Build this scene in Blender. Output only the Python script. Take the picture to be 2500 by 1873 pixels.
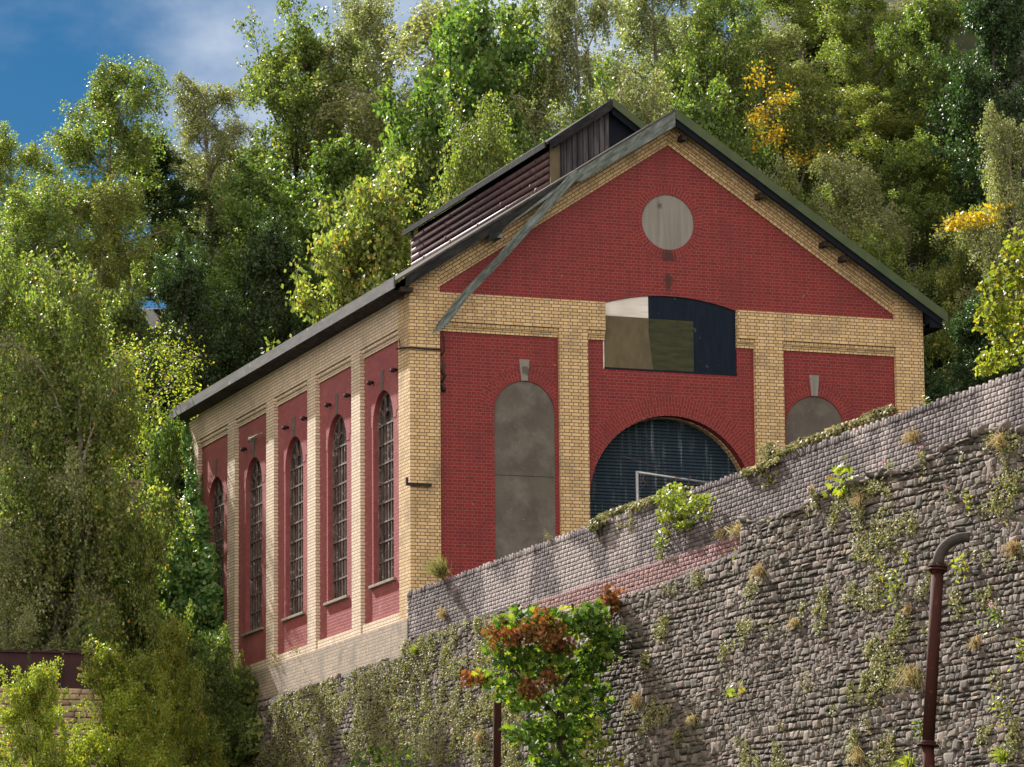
import bpy, bmesh, math, random
import numpy as np
from mathutils import Vector, Matrix, noise as mnoise
R_ = math.radians
for o in list(bpy.data.objects): bpy.data.objects.remove(o)
SC = bpy.context.scene
COL = SC.collection
random.seed(4)

# ------------------------------------------------------------------ camera
CAM_P = Vector((-27.6863, -82.7282, -17.2977))
YAW, PITCH, ROLL, FPX = 0.3485, 0.1703, -0.0092, 9909.05
fwd = Vector((math.sin(YAW)*math.cos(PITCH), math.cos(YAW)*math.cos(PITCH), math.sin(PITCH)))
rt = Vector((math.cos(YAW), -math.sin(YAW), 0)); upv = rt.cross(fwd)
RT = math.cos(ROLL)*rt + math.sin(ROLL)*upv
UP = -math.sin(ROLL)*rt + math.cos(ROLL)*upv
cam = bpy.data.cameras.new('camera'); camo = bpy.data.objects.new('camera', cam); COL.objects.link(camo)
m = Matrix((RT, UP, -fwd)).transposed().to_4x4(); m.translation = CAM_P
camo.matrix_world = m
cam.sensor_width = 36; cam.lens = FPX/2500*36; cam.clip_start = 1; cam.clip_end = 3000
SC.camera = camo
# ------------------------------------------------------------------ light
SUN = Vector((-1.0, 4.7, 3.65)).normalized()
sl = bpy.data.lights.new('sun', 'SUN'); sl.energy = 5.0; sl.angle = R_(0.5); sl.color = (1.0, 0.95, 0.87)
so = bpy.data.objects.new('sun', sl); COL.objects.link(so)
so.rotation_euler = SUN.to_track_quat('Z', 'Y').to_euler()
w = bpy.data.worlds.new('World'); SC.world = w; w.use_nodes = True
nt = w.node_tree; nt.nodes.clear()
def N(nt, t, **k):
    n = nt.nodes.new(t)
    for a, b in k.items(): setattr(n, a, b)
    return n
def inp(n, **k):
    for a, b in k.items():
        n.inputs[a.replace('_', ' ')].default_value = b
    return n
wo = N(nt, 'ShaderNodeOutputWorld'); bg = N(nt, 'ShaderNodeBackground'); bg.inputs[1].default_value = 0.10
sky = N(nt, 'ShaderNodeTexSky', sky_type='NISHITA', sun_disc=False)
sky.sun_elevation = math.asin(SUN.z); sky.sun_rotation = math.atan2(SUN.x, SUN.y)
sky.altitude = 200; sky.air_density = 1.0; sky.dust_density = 0.3; sky.ozone_density = 2.5
hsv = N(nt, 'ShaderNodeHueSaturation'); hsv.inputs['Saturation'].default_value = 1.6; hsv.inputs['Value'].default_value = 0.20
tc = N(nt, 'ShaderNodeTexCoord')
mp = N(nt, 'ShaderNodeMapping'); mp.inputs['Scale'].default_value = (1, 1, 1.6); mp.inputs['Location'].default_value = (0.30, 0.0, 0.12)
cn = N(nt, 'ShaderNodeTexNoise'); inp(cn, Scale=5.0, Detail=7.0, Roughness=0.55)
# a bank of cloud lies round this direction, above the trees
cdir = (fwd*1.0 + RT*(-0.035) + UP*0.115).normalized()
vd = N(nt, 'ShaderNodeVectorMath', operation='DISTANCE'); vd.inputs[1].default_value = cdir
m1 = N(nt, 'ShaderNodeMapRange'); m1.inputs[1].default_value = 0.085; m1.inputs[2].default_value = 0.0; m1.inputs[3].default_value = 0; m1.inputs[4].default_value = 0.30
ad = N(nt, 'ShaderNodeMath', operation='ADD')
m2 = N(nt, 'ShaderNodeMapRange', interpolation_type='SMOOTHSTEP'); m2.inputs[1].default_value = 0.50; m2.inputs[2].default_value = 0.74
mx = N(nt, 'ShaderNodeMix', data_type='RGBA')
# unseen bright clouds added behind the camera to fill the shaded front and side
dt = N(nt, 'ShaderNodeVectorMath', operation='DOT_PRODUCT'); dt.inputs[1].default_value = tuple(Vector((-.55, -.83, 0)).normalized())
m3 = N(nt, 'ShaderNodeMapRange'); m3.inputs[1].default_value = -0.35; m3.inputs[2].default_value = 0.5; m3.inputs[3].default_value = 0.0; m3.inputs[4].default_value = 0.22
ad2 = N(nt, 'ShaderNodeMath', operation='ADD')
m4 = N(nt, 'ShaderNodeMapRange'); m4.inputs[1].default_value = -0.5; m4.inputs[2].default_value = 0.4
cc = N(nt, 'ShaderNodeMix', data_type='RGBA'); cc.inputs['A'].default_value = (3.0, 3.3, 3.8, 1); cc.inputs['B'].default_value = (9.5, 8.6, 7.4, 1)
L = nt.links.new
L(sky.outputs[0], hsv.inputs['Color']); L(tc.outputs['Generated'], mp.inputs[0]); L(mp.outputs[0], cn.inputs['Vector'])
L(tc.outputs['Generated'], vd.inputs[0]); L(vd.outputs['Value'], m1.inputs[0]); L(cn.outputs['Fac'], ad.inputs[0]); L(m1.outputs[0], ad.inputs[1])
L(tc.outputs['Generated'], dt.inputs[0]); L(dt.outputs['Value'], m3.inputs[0]); L(dt.outputs['Value'], m4.inputs[0])
L(ad.outputs[0], ad2.inputs[0]); L(m3.outputs[0], ad2.inputs[1]); L(m4.outputs[0], cc.inputs['Factor']); L(cc.outputs['Result'], mx.inputs['B'])
L(ad2.outputs[0], m2.inputs[0]); L(m2.outputs[0], mx.inputs['Factor']); L(hsv.outputs[0], mx.inputs['A'])
L(mx.outputs['Result'], bg.inputs[0]); L(bg.outputs[0], wo.inputs[0])
SC.view_settings.view_transform = 'Standard'; SC.view_settings.look = 'None'
SC.view_settings.exposure = 1.35; SC.view_settings.gamma = 1
SC.render.engine = 'CYCLES'

# ------------------------------------------------------------------ helpers
def tag(o, label=None, cat=None, group=None, kind=None):
    if label: o['label'] = label
    if cat: o['category'] = cat
    if group: o['group'] = group
    if kind: o['kind'] = kind
    return o
def empty(name, loc, label, cat, group=None):
    o = bpy.data.objects.new(name, None); COL.objects.link(o); o.location = loc; o.empty_display_size = .3
    return tag(o, label, cat, group)
def put(o, parent=None, loc=None):
    COL.objects.link(o)
    if parent:
        o.parent = parent
        if loc is None:      # geometry was written in world coordinates
            o.location = -WL(parent)
    return o
def WL(o):
    v = Vector(o.location); p = o.parent
    while p: v = v + Vector(p.location); p = p.parent
    return v
def quick_mesh(name, V, F, mat, nper=4, smooth=False):
    """V (n,3) array, F (m,nper) int array"""
    me = bpy.data.meshes.new(name); V = np.asarray(V, np.float32); F = np.asarray(F, np.int32)
    me.vertices.add(len(V)); me.vertices.foreach_set('co', V.ravel())
    me.loops.add(F.size); me.loops.foreach_set('vertex_index', F.ravel())
    me.polygons.add(len(F)); me.polygons.foreach_set('loop_start', np.arange(0, F.size, nper, dtype=np.int32))
    me.polygons.foreach_set('loop_total', np.full(len(F), nper, np.int32))
    if smooth: me.polygons.foreach_set('use_smooth', np.ones(len(F), bool))
    me.update(calc_edges=True); me.validate(); me.materials.append(mat)
    return me
class MB:
    """collects solids in world coordinates; UVs are metres on the face's own plane"""
    def __init__(s, rot=0.0): s.bm = bmesh.new(); s.uv = s.bm.loops.layers.uv.new('UVMap'); s.rot = rot
    def face(s, pts, flip=False, uvs=None):
        vs = [s.bm.verts.new(p) for p in pts]
        if flip: vs.reverse()
        f = s.bm.faces.new(vs); return f
    def box(s, x0, x1, y0, y1, z0, z1):
        v = [s.bm.verts.new(p) for p in ((x0,y0,z0),(x1,y0,z0),(x1,y1,z0),(x0,y1,z0),(x0,y0,z1),(x1,y0,z1),(x1,y1,z1),(x0,y1,z1))]
        for q in ((3,2,1,0),(4,5,6,7),(0,1,5,4),(1,2,6,5),(2,3,7,6),(3,0,4,7)): s.bm.faces.new([v[i] for i in q])
        return s
    def bar(s, a, b, w, h, up=(0,0,1)):
        a, b = Vector(a), Vector(b); d = (b-a).normalized(); sd = d.cross(Vector(up)).normalized(); u = sd.cross(d)
        pts = []
        for c in (a, b):
            for i, j in ((-1,-1),(1,-1),(1,1),(-1,1)): pts.append(s.bm.verts.new(c + sd*(i*w/2) + u*(j*h/2)))
        for q in ((3,2,1,0),(4,5,6,7),(0,1,5,4),(1,2,6,5),(2,3,7,6),(3,0,4,7)): s.bm.faces.new([pts[i] for i in q])
        return s
    def prism(s, axis, lo, hi, outline, holes=()):
        """outline/holes: 2-D points; axis 'y' -> (x,z), axis 'x' -> (y,z)"""
        def P(p, t): return (p[0], t, p[1]) if axis == 'y' else (t, p[0], p[1])
        for t in (lo, hi):
            es = []
            for lp in [outline]+list(holes):
                vs = [s.bm.verts.new(P(p, t)) for p in lp]
                es += [s.bm.edges.new((vs[i], vs[(i+1) % len(vs)])) for i in range(len(vs))]
            bmesh.ops.triangle_fill(s.bm, edges=es, use_beauty=True)
        for lp in [outline]+list(holes):
            for i in range(len(lp)):
                a, b = lp[i], lp[(i+1) % len(lp)]
                s.bm.faces.new([s.bm.verts.new(q) for q in (P(a,lo),P(b,lo),P(b,hi),P(a,hi))])
        return s
    def tube(s, pts, rads, n=10, cap=True):
        rings = []; pts = [Vector(p) for p in pts]
        if not hasattr(rads, '__len__'): rads = [rads]*len(pts)
        ref = None
        for i, p in enumerate(pts):
            d = (pts[min(i+1, len(pts)-1)] - pts[max(i-1, 0)]).normalized()
            if ref is None: ref = Vector((0.3, .9, .1)) if abs(d.z) > .9 else Vector((0, 0, 1))
            a = d.cross(ref).normalized(); b = a.cross(d).normalized(); ref = b
            rings.append([s.bm.verts.new(p + (a*math.cos(t*2*math.pi/n) + b*math.sin(t*2*math.pi/n))*rads[i]) for t in range(n)])
        for r0, r1 in zip(rings, rings[1:]):
            for t in range(n): 
                f = s.bm.faces.new((r0[t], r0[(t+1) % n], r1[(t+1) % n], r1[t])); f.smooth = True
        if cap: s.bm.faces.new(list(reversed(rings[0]))); s.bm.faces.new(rings[-1])
        return s
    def build(s, name, mat, parent=None, bevel=0, label=None):
        bm = s.bm; bmesh.ops.recalc_face_normals(bm, faces=bm.faces)
        if bevel: bmesh.ops.bevel(bm, geom=[e for e in bm.edges if e.is_manifold], offset=bevel, segments=1, affect='EDGES')
        bm.normal_update(); c, sn = math.cos(s.rot), math.sin(s.rot); uv = s.uv
        for f in bm.faces:
            n = f.normal; ax = max(range(3), key=lambda i: abs(n[i]))
            for l in f.loops:
                p = l.vert.co
                u, v = (p.y, p.z) if ax == 0 else ((p.x, p.z) if ax == 1 else (p.x, p.y))
                l[uv].uv = (c*u+sn*v+50, -sn*u+c*v+50)
        me = bpy.data.meshes.new(name); bm.to_mesh(me); bm.free(); me.materials.append(mat)
        o = bpy.data.objects.new(name, me); put(o, parent)
        if label: o['label'] = label
        return o
def arc(cx, cz, r, a0, a1, n):
    return [(cx+r*math.cos(R_(a0+(a1-a0)*i/n)), cz+r*math.sin(R_(a0+(a1-a0)*i/n))) for i in range(n+1)]

# ------------------------------------------------------------------ materials
def mat(name):
    m = bpy.data.materials.new(name); m.use_nodes = True; t = m.node_tree; b = t.nodes['Principled BSDF']; return m, t, b
def ramp(t, stops, interp='LINEAR'):
    r = N(t, 'ShaderNodeValToRGB'); e = r.color_ramp.elements; r.color_ramp.interpolation = interp
    while len(e) < len(stops): e.new(0.5)
    for i, (p, c) in enumerate(stops): e[i].position = p; e[i].color = (*c, 1) if len(c) == 3 else c
    return r
def mixc(t, a, b, fac, mode='MIX'):
    x = N(t, 'ShaderNodeMix', data_type='RGBA', blend_type=mode)
    for s, v in ((x.inputs['A'], a), (x.inputs['B'], b), (x.inputs['Factor'], fac)):
        if isinstance(v, (int, float)): s.default_value = v
        elif isinstance(v, tuple): s.default_value = (*v, 1) if len(v) == 3 else v
        else: t.links.new(v, s)
    return x.outputs['Result']
def noise(t, scale, detail=4, rough=.55, src=None, kind='Object'):
    n = N(t, 'ShaderNodeTexNoise'); inp(n, Scale=scale, Detail=float(detail), Roughness=rough)
    if src is None:
        g = N(t, 'ShaderNodeNewGeometry'); src = g.outputs['Position']
    t.links.new(src, n.inputs['Vector']); return n.outputs['Fac']
def mapr(t, v, a, b, c=0., d=1.):
    n = N(t, 'ShaderNodeMapRange'); t.links.new(v, n.inputs[0])
    for i, q in zip((1,2,3,4), (a,b,c,d)): n.inputs[i].default_value = q
    return n.outputs[0]
def scaled(t, v3):
    g = N(t, 'ShaderNodeNewGeometry'); k = N(t, 'ShaderNodeMapping'); k.inputs['Scale'].default_value = v3
    t.links.new(g.outputs['Position'], k.inputs[0]); return k.outputs[0]
def bump(t, b, h, strength, dist=.01):
    n = N(t, 'ShaderNodeBump'); n.inputs['Strength'].default_value = strength; n.inputs['Distance'].default_value = dist
    t.links.new(h, n.inputs['Height']); t.links.new(n.outputs[0], b.inputs['Normal'])
def brick(name, c1, c2, mortar, stain, stain_amt=.5, msize=.007, odd=None, rough=.75, bs=.5, patch=None, bump_s=.6, soot=()):
    m, t, b = mat(name); uv = N(t, 'ShaderNodeUVMap')
    # slight waviness so that courses are not ruled lines
    wv = N(t, 'ShaderNodeTexNoise'); inp(wv, Scale=2.2, Detail=2.0); t.links.new(uv.outputs[0], wv.inputs['Vector'])
    va = N(t, 'ShaderNodeVectorMath', operation='MULTIPLY_ADD'); va.inputs[1].default_value = (.02, .012, 0)
    t.links.new(wv.outputs['Color'], va.inputs[0]); t.links.new(uv.outputs[0], va.inputs[2])
    br = N(t, 'ShaderNodeTexBrick', offset=.5, squash=.5, squash_frequency=2)
    inp(br, Scale=1.0, Mortar_Size=msize, Mortar_Smooth=.15, Bias=0.0, Brick_Width=.225, Row_Height=.0755)
    br.inputs['Color1'].default_value = (*c1, 1); br.inputs['Color2'].default_value = (*c2, 1); br.inputs['Mortar'].default_value = (*mortar, 1)
    t.links.new(va.outputs[0], br.inputs['Vector'])
    col = br.outputs['Color']
    if odd:   # scattered odd bricks, same bond, other random draw
        b2 = N(t, 'ShaderNodeTexBrick', offset=.5, squash=.5, squash_frequency=2)
        inp(b2, Scale=1.0, Mortar_Size=msize, Mortar_Smooth=.15, Bias=-.75, Brick_Width=.225, Row_Height=.0755)
        b2.inputs['Color1'].default_value = (0,0,0,1); b2.inputs['Color2'].default_value = (1,1,1,1); b2.inputs['Mortar'].default_value = (0,0,0,1)
        t.links.new(va.outputs[0], b2.inputs['Vector'])
        col = mixc(t, col, odd, mapr(t, b2.outputs['Color'], .35, .75, 0, .75))
    n1 = noise(t, 1.1, 5); n2 = noise(t, 14, 4, .65)
    col = mixc(t, col, stain, mapr(t, n1, .52, .72, 0, stain_amt))
    st = noise(t, 1.0, 5, .7, scaled(t, (5, 5, .9)))
    col = mixc(t, col, stain, mapr(t, st, .58, .78, 0, stain_amt))
    col = mixc(t, col, (.5,.5,.5), mapr(t, n2, .2, .8, 0, .5), 'OVERLAY')
    if patch: col = mixc(t, col, patch[0], mapr(t, noise(t, patch[1], 5, .6), patch[2], patch[2]+.08, 0, patch[3]))
    if soot:   # a weather stain with a place of its own: (x, z, half width, half height)
        for (sx_, sz_, hw, hh) in soot:
            g5 = N(t, 'ShaderNodeNewGeometry'); m5 = N(t, 'ShaderNodeMapping', vector_type='TEXTURE'); m5.inputs['Location'].default_value = (sx_, 0, sz_); m5.inputs['Scale'].default_value = (hw, 1000, hh)
            t.links.new(g5.outputs['Position'], m5.inputs[0]); ln5 = N(t, 'ShaderNodeVectorMath', operation='LENGTH'); t.links.new(m5.outputs[0], ln5.inputs[0])
            a5 = N(t, 'ShaderNodeMath', operation='MULTIPLY_ADD'); a5.inputs[1].default_value = 1.6; t.links.new(noise(t, 6, 5, .7), a5.inputs[0]); t.links.new(ln5.outputs['Value'], a5.inputs[2])
            col = mixc(t, col, (.028,.014,.012), mapr(t, a5.outputs[0], 1.7, 1.1, 0, .8))
    t.links.new(col, b.inputs['Base Color']); b.inputs['Roughness'].default_value = rough; b.inputs['Specular IOR Level'].default_value = .3
    h = mixc(t, br.outputs['Fac'], n2, .25); iv = N(t, 'ShaderNodeMath', operation='MULTIPLY'); iv.inputs[1].default_value = -1
    t.links.new(br.outputs['Fac'], iv.inputs[0]); ad = N(t, 'ShaderNodeMath', operation='MULTIPLY_ADD'); ad.inputs[1].default_value = .35
    t.links.new(n2, ad.inputs[0]); t.links.new(iv.outputs[0], ad.inputs[2])
    bump(t, b, ad.outputs[0], bump_s, .008); return m
def plain(name, c1, c2, scale=6, rough=.8, bump_s=.3, metal=0., stretch=(1,1,1), spec=.3, spots=None):
    m, t, b = mat(name); n = noise(t, scale, 6, .6, scaled(t, stretch)); n2 = noise(t, scale*6, 4, .6, scaled(t, stretch))
    col = mixc(t, c1, c2, mapr(t, n, .33, .67)); col = mixc(t, col, (.5,.5,.5), mapr(t, n2, .2, .8, 0., .6), 'OVERLAY')
    if spots: col = mixc(t, col, spots[0], mapr(t, noise(t, spots[1], 3, .6), spots[2], spots[2]+.05, 0, .8))
    t.links.new(col, b.inputs['Base Color']); b.inputs['Roughness'].default_value = rough; b.inputs['Metallic'].default_value = metal
    b.inputs['Specular IOR Level'].default_value = spec
    bump(t, b, n2, bump_s, .01); return m
def wood(name, c1, c2, c3, plank=.14, axis=(9, 9, .6), rot=0.):
    m, t, b = mat(name); gg = N(t, 'ShaderNodeNewGeometry'); m0 = N(t, 'ShaderNodeMapping'); m0.inputs['Rotation'].default_value = (0, rot, 0); m5 = N(t, 'ShaderNodeMapping'); m5.inputs['Scale'].default_value = axis
    t.links.new(gg.outputs['Position'], m0.inputs[0]); t.links.new(m0.outputs[0], m5.inputs[0]); n = noise(t, 1.0, 6, .7, m5.outputs[0]); k = noise(t, .7, 4)
    r = ramp(t, [(.3, c1), (.5, c2), (.72, c3)]); t.links.new(n, r.inputs[0])
    col = mixc(t, r.outputs[0], c1, mapr(t, k, .5, .7, 0, .6))
    t.links.new(col, b.inputs['Base Color']); b.inputs['Roughness'].default_value = .95; b.inputs['Specular IOR Level'].default_value = .1; bump(t, b, n, .6, .01); return m
def leafmat(name, cols, trans, tmix=.42, rough=.50, spec=.42, gain=1.0):
    """cols: ramp stops over leaf-to-leaf chance; trans: light let through"""
    m, t, b = mat(name); g = N(t, 'ShaderNodeNewGeometry'); cols = [(p, tuple(v*gain for v in c)) for p, c in cols]
    r = ramp(t, cols); t.links.new(g.outputs['Random Per Island'], r.inputs[0])
    k = noise(t, .55, 3, .5); k2 = mapr(t, k, .3, .7, .72, 1.3)
    hv = N(t, 'ShaderNodeHueSaturation'); t.links.new(r.outputs[0], hv.inputs['Color']); t.links.new(k2, hv.inputs['Value'])
    oi = N(t, 'ShaderNodeObjectInfo'); t.links.new(mapr(t, oi.outputs['Random'], 0, 1, .485, .515), hv.inputs['Hue'])
    t.links.new(hv.outputs[0], b.inputs['Base Color']); b.inputs['Roughness'].default_value = rough; b.inputs['Specular IOR Level'].default_value = spec
    tr = N(t, 'ShaderNodeBsdfTranslucent'); t.links.new(mixc(t, hv.outputs[0], trans, 1.0, 'MULTIPLY'), tr.inputs[0])
    ms = N(t, 'ShaderNodeMixShader'); ms.inputs[0].default_value = tmix
    t.links.new(b.outputs[0], ms.inputs[1]); t.links.new(tr.outputs[0], ms.inputs[2])
    t.links.new(ms.outputs[0], t.nodes['Material Output'].inputs[0]); return m
M = {}
M['yellow'] = brick('yellow_brick', (.66,.465,.255), (.50,.34,.175), (.10,.075,.055), (.15,.11,.08), .5, msize=.0085, odd=(.34,.27,.20))
M['red'] = brick('red_brick', (.205,.013,.014), (.150,.010,.013), (.20,.095,.085), (.11,.014,.018), .5, msize=.005, odd=(.33,.042,.024), rough=.6, patch=((.5,.36,.34), 5, .70, .6), bump_s=.35, soot=((6.17,.95,.22,.22),(6.17,.35,.16,.35),(.80,-1.9,.10,.35),(.78,-2.3,.08,.2)))
M['side_yellow'] = brick('sunlit_yellow_brick', (.70,.56,.43), (.58,.46,.34), (.17,.13,.10), (.24,.19,.15), .5, msize=.009, odd=(.42,.34,.26))  # yellow brick again, paled: the side wall's brightness is put into the colour
M['side_red'] = brick('sunlit_red_brick', (.30,.070,.074), (.235,.052,.058), (.17,.08,.08), (.32,.12,.12), .5, msize=.006, odd=(.5,.12,.10), rough=.55, patch=((.42,.30,.32), 2.2, .66, .35))  # red brick again, with the sunlit side's pinkish glare put into its colour
M['plinth'] = brick('dirty_plinth_brick', (.42,.33,.25), (.30,.24,.19), (.10,.08,.07), (.13,.12,.11), .8)
M['cement'] = plain('cement_render', (.115,.10,.088), (.080,.071,.064), 1.2, .9, .3, spots=((.30,.28,.26), 9, .72))
t_ = M['cement'].node_tree; b_ = t_.nodes['Principled BSDF']; c_ = b_.inputs['Base Color'].links[0].from_socket
c_ = mixc(t_, c_, (.34,.33,.30), mapr(t_, noise(t_, 30, 2, .5), .70, .74, 0, .8)); c_ = mixc(t_, c_, (.21,.195,.18), mapr(t_, noise(t_, 1.3, 6, .7), .48, .82, 0, .8)); t_.links.new(c_, b_.inputs['Base Color'])
M['cement_light'] = plain('streaked_cement', (.25,.235,.22), (.17,.16,.15), 1.6, .9, .3, stretch=(5,5,.35), spots=((.07,.063,.055), 1.9, .60))
M['sill'] = plain('sill_stone', (.27,.24,.18), (.17,.15,.12), 5, .9, .5)
M['fascia'] = plain('grey_fascia', (.11,.10,.10), (.055,.055,.06), 3, .8, .5, stretch=(1,.5,3), spots=((.35,.33,.3), 5, .66))
M['roof'] = plain('roof_sheet', (.085,.08,.072), (.04,.038,.035), 5, .95, .5, spec=.05)
M['green'] = plain('green_verge', (.062,.085,.036), (.042,.062,.028), 3, .6, .2)
M['navy'] = plain('dark_blue_paint', (.010,.017,.032), (.006,.010,.020), 2.5, .75, .2, stretch=(5,5,.5), spots=((.06,.07,.085), 5, .66), spec=.1)
M['black'] = plain('dark_board', (.008,.011,.018), (.005,.007,.012), 3, .8, .2, spec=.1)
M['oldwood'] = wood('weathered_plank', (.045,.05,.045), (.12,.14,.135), (.24,.28,.275), axis=(3,14,14), rot=.72)
M['oldwood2'] = wood('hanging_plank', (.04,.045,.04), (.11,.13,.125), (.24,.28,.275), axis=(3,14,16), rot=.86)
M['boards'] = wood('dark_weathered_boards', (.018,.017,.020), (.06,.055,.065), (.14,.13,.15))
M['dkwood'] = wood('blackened_wood', (.010,.010,.011), (.022,.022,.024), (.05,.05,.052), axis=(3,9,14), rot=.58)
M['louvre'] = plain('louvre_iron', (.11,.062,.065), (.055,.034,.042), 6, .55, .4, spots=((.3,.22,.2), 7, .68))
M['iron'] = plain('rusty_iron', (.035,.022,.020), (.018,.013,.013), 12, .8, .5)
M['rust'] = plain('rusted_pipe', (.052,.016,.012), (.030,.014,.012), 5, .85, .6, stretch=(1,1,.35), spots=((.10,.042,.022), 7, .62), spec=.15)
M['pipegrey'] = plain('grey_iron_elbow', (.062,.052,.047), (.035,.029,.027), 8, .85, .5)
M['galv'] = plain('galvanised_tube', (.42,.44,.46), (.28,.30,.33), 8, .45, .1, metal=.6)
M['white_board'] = wood('white_board', (.42,.38,.36), (.62,.58,.56), (.74,.71,.69), axis=(.6,4,5))
M['tan_board'] = plain('tan_board', (.125,.10,.060), (.085,.07,.042), 3, .85, .3, stretch=(2,2,1))
M['olive'] = plain('olive_board', (.040,.043,.010), (.014,.018,.010), 3, .6, .1, stretch=(1,1,5))
M['winframe'] = plain('peeling_window_frame', (.17,.125,.11), (.05,.028,.026), 9, .8, .7, stretch=(1,1,.4), spots=((.36,.33,.31), 11, .60))
M['stone'] = None
def stonemat(name, stops, sc=1.0, lich=(.30,.29,.26), moss=(.07,.075,.03), pale=None):
    m, t, b = mat(name); g = N(t, 'ShaderNodeNewGeometry')
    r = ramp(t, stops); t.links.new(g.outputs['Random Per Island'], r.inputs[0])
    n = noise(t, 18, 6, .65); n1 = noise(t, .5, 5, .6); n3 = noise(t, 5, 4)
    col = mixc(t, r.outputs[0], (.5,.5,.5), mapr(t, n, .25, .75, 0, .75), 'OVERLAY')
    col = mixc(t, col, lich, mapr(t, n3, .60, .78, 0, .5)); col = mixc(t, col, moss, mapr(t, n1, .55, .75, 0, .45))
    if pale: col = mixc(t, col, pale, mapr(t, noise(t, .45, 3, .5), .54, .60, 0, .65))
    t.links.new(col, b.inputs['Base Color']); b.inputs['Roughness'].default_value = .9; b.inputs['Specular IOR Level'].default_value = .2
    bump(t, b, n, .9, .02); return m
M['stone'] = stonemat('rubble_stone', [(0,(.052,.044,.039)),(.3,(.104,.087,.077)),(.6,(.152,.130,.116)),(.82,(.125,.092,.080)),(1,(.24,.20,.17))])
M['mortar'] = plain('lime_mortar', (.05,.045,.04), (.022,.020,.018), 5, .95, .8)
M['parapet'] = stonemat('grey_engineering_brick', [(0,(.075,.062,.066)),(.5,(.112,.092,.097)),(.85,(.145,.120,.123)),(1,(.20,.165,.165))], lich=(.40,.35,.33), moss=(.20,.17,.16), pale=(.34,.29,.285))
M['pink'] = stonemat('pink_brick', [(0,(.19,.10,.105)),(.5,(.26,.145,.145)),(1,(.18,.13,.13))], lich=(.38,.30,.28), moss=(.20,.16,.12))
M['yellow_stones'] = stonemat('yellow_block', [(0,(.24,.17,.12)),(.5,(.36,.27,.19)),(1,(.42,.31,.22))])
M['ground'] = plain('hillside_soil', (.030,.036,.016), (.014,.018,.010), 1.2, .95, .8)
M['bark'] = plain('dark_bark', (.050,.042,.034), (.025,.022,.018), 8, .95, .8, stretch=(1,1,.3))
M['birchbark'] = plain('pale_bark', (.26,.235,.20), (.12,.10,.085), 7, .85, .4, stretch=(.5,.5,4), spots=((.03,.03,.03), 6, .62))
Y = (.30,.22,.02)
M['l_birch'] = leafmat('birch_leaves', [(0,(.052,.080,.020)),(.5,(.092,.125,.032)),(.88,(.145,.168,.05)),(.97,(.22,.21,.05)),(1,(.32,.17,.03))], (1.8,1.9,.7), gain=1.45)
M['l_olive'] = leafmat('olive_birch_leaves', [(0,(.080,.095,.042)),(.5,(.120,.136,.060)),(.92,(.19,.20,.105)),(1,(.26,.20,.06))], (1.6,1.7,.75), .38, gain=1.5)
M['l_green'] = leafmat('green_leaves', [(0,(.034,.062,.020)),(.5,(.060,.098,.026)),(.9,(.095,.140,.035)),(1,(.20,.19,.04))], (1.9,1.9,.6), gain=1.45)
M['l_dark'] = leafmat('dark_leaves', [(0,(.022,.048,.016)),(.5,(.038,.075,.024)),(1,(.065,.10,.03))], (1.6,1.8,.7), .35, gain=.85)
M['l_bright'] = leafmat('yellow_green_leaves', [(0,(.12,.165,.022)),(.5,(.19,.235,.035)),(.88,(.29,.30,.05)),(1,(.38,.22,.03))], (1.7,1.7,.6), .45)
M['l_yellow'] = leafmat('autumn_yellow_leaves', [(0,(.24,.20,.02)),(.45,(.42,.32,.025)),(1,(.46,.26,.02))], (1.4,1.3,.5), .45)
M['l_ivy'] = leafmat('ivy_leaves', [(0,(.030,.075,.022)),(.5,(.050,.115,.032)),(.88,(.09,.15,.045)),(1,(.20,.20,.05))], (1.5,1.7,.6), .25, .42, .5, gain=2.3)
M['l_brown'] = leafmat('withered_leaves', [(0,(.085,.028,.015)),(.6,(.17,.070,.025)),(1,(.28,.14,.045))], (1.6,1.1,.6), .35, .7, .2)
M['l_syc'] = leafmat('sycamore_leaves', [(0,(.020,.050,.012)),(.45,(.050,.100,.018)),(.85,(.13,.19,.03)),(1,(.24,.27,.04))], (1.7,1.7,.5), .40, .65, .25, gain=1.3)
M['l_weed'] = leafmat('pale_weed_leaves', [(0,(.10,.12,.04)),(.45,(.17,.18,.075)),(.8,(.26,.24,.12)),(1,(.34,.26,.13))], (1.5,1.5,.8), .35, .6, .3)
M['straw'] = leafmat('dry_grass', [(0,(.20,.17,.08)),(.5,(.36,.29,.15)),(1,(.46,.36,.19))], (1.3,1.2,.9), .3, .8, .2)
M['flower'] = leafmat('pink_flowers', [(0,(.45,.25,.32)),(1,(.6,.42,.48))], (1.2,1,1), .3, .8, .2)
m_, t_, b_ = mat('dirty_glass'); b_.inputs['Base Color'].default_value = (.018,.024,.034,1); b_.inputs['Roughness'].default_value = .12
t_.links.new(mixc(t_, (.012,.018,.030), (.07,.06,.055), mapr(t_, noise(t_, 3, 5), .45, .65)), b_.inputs['Base Color'])
t_.links.new(mapr(t_, noise(t_, 3, 5), .4, .6, .1, .6), b_.inputs['Roughness']); M['glass'] = m_
# roller shutter: navy slats with chalky drips
m_, t_, b_ = mat('shutter_paint')
dn = noise(t_, 2.0, 5, .75, scaled(t_, (7, 7, .35)))
c_ = mixc(t_, (.014,.028,.046), (.020,.036,.055), noise(t_, 3, 3)); c_ = mixc(t_, c_, (.34,.38,.40), mapr(t_, dn, .57, .66, 0, .6))
t_.links.new(c_, b_.inputs['Base Color']); b_.inputs['Roughness'].default_value = .6; b_.inputs['Specular IOR Level'].default_value = .2; M['shutter'] = m_

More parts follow.
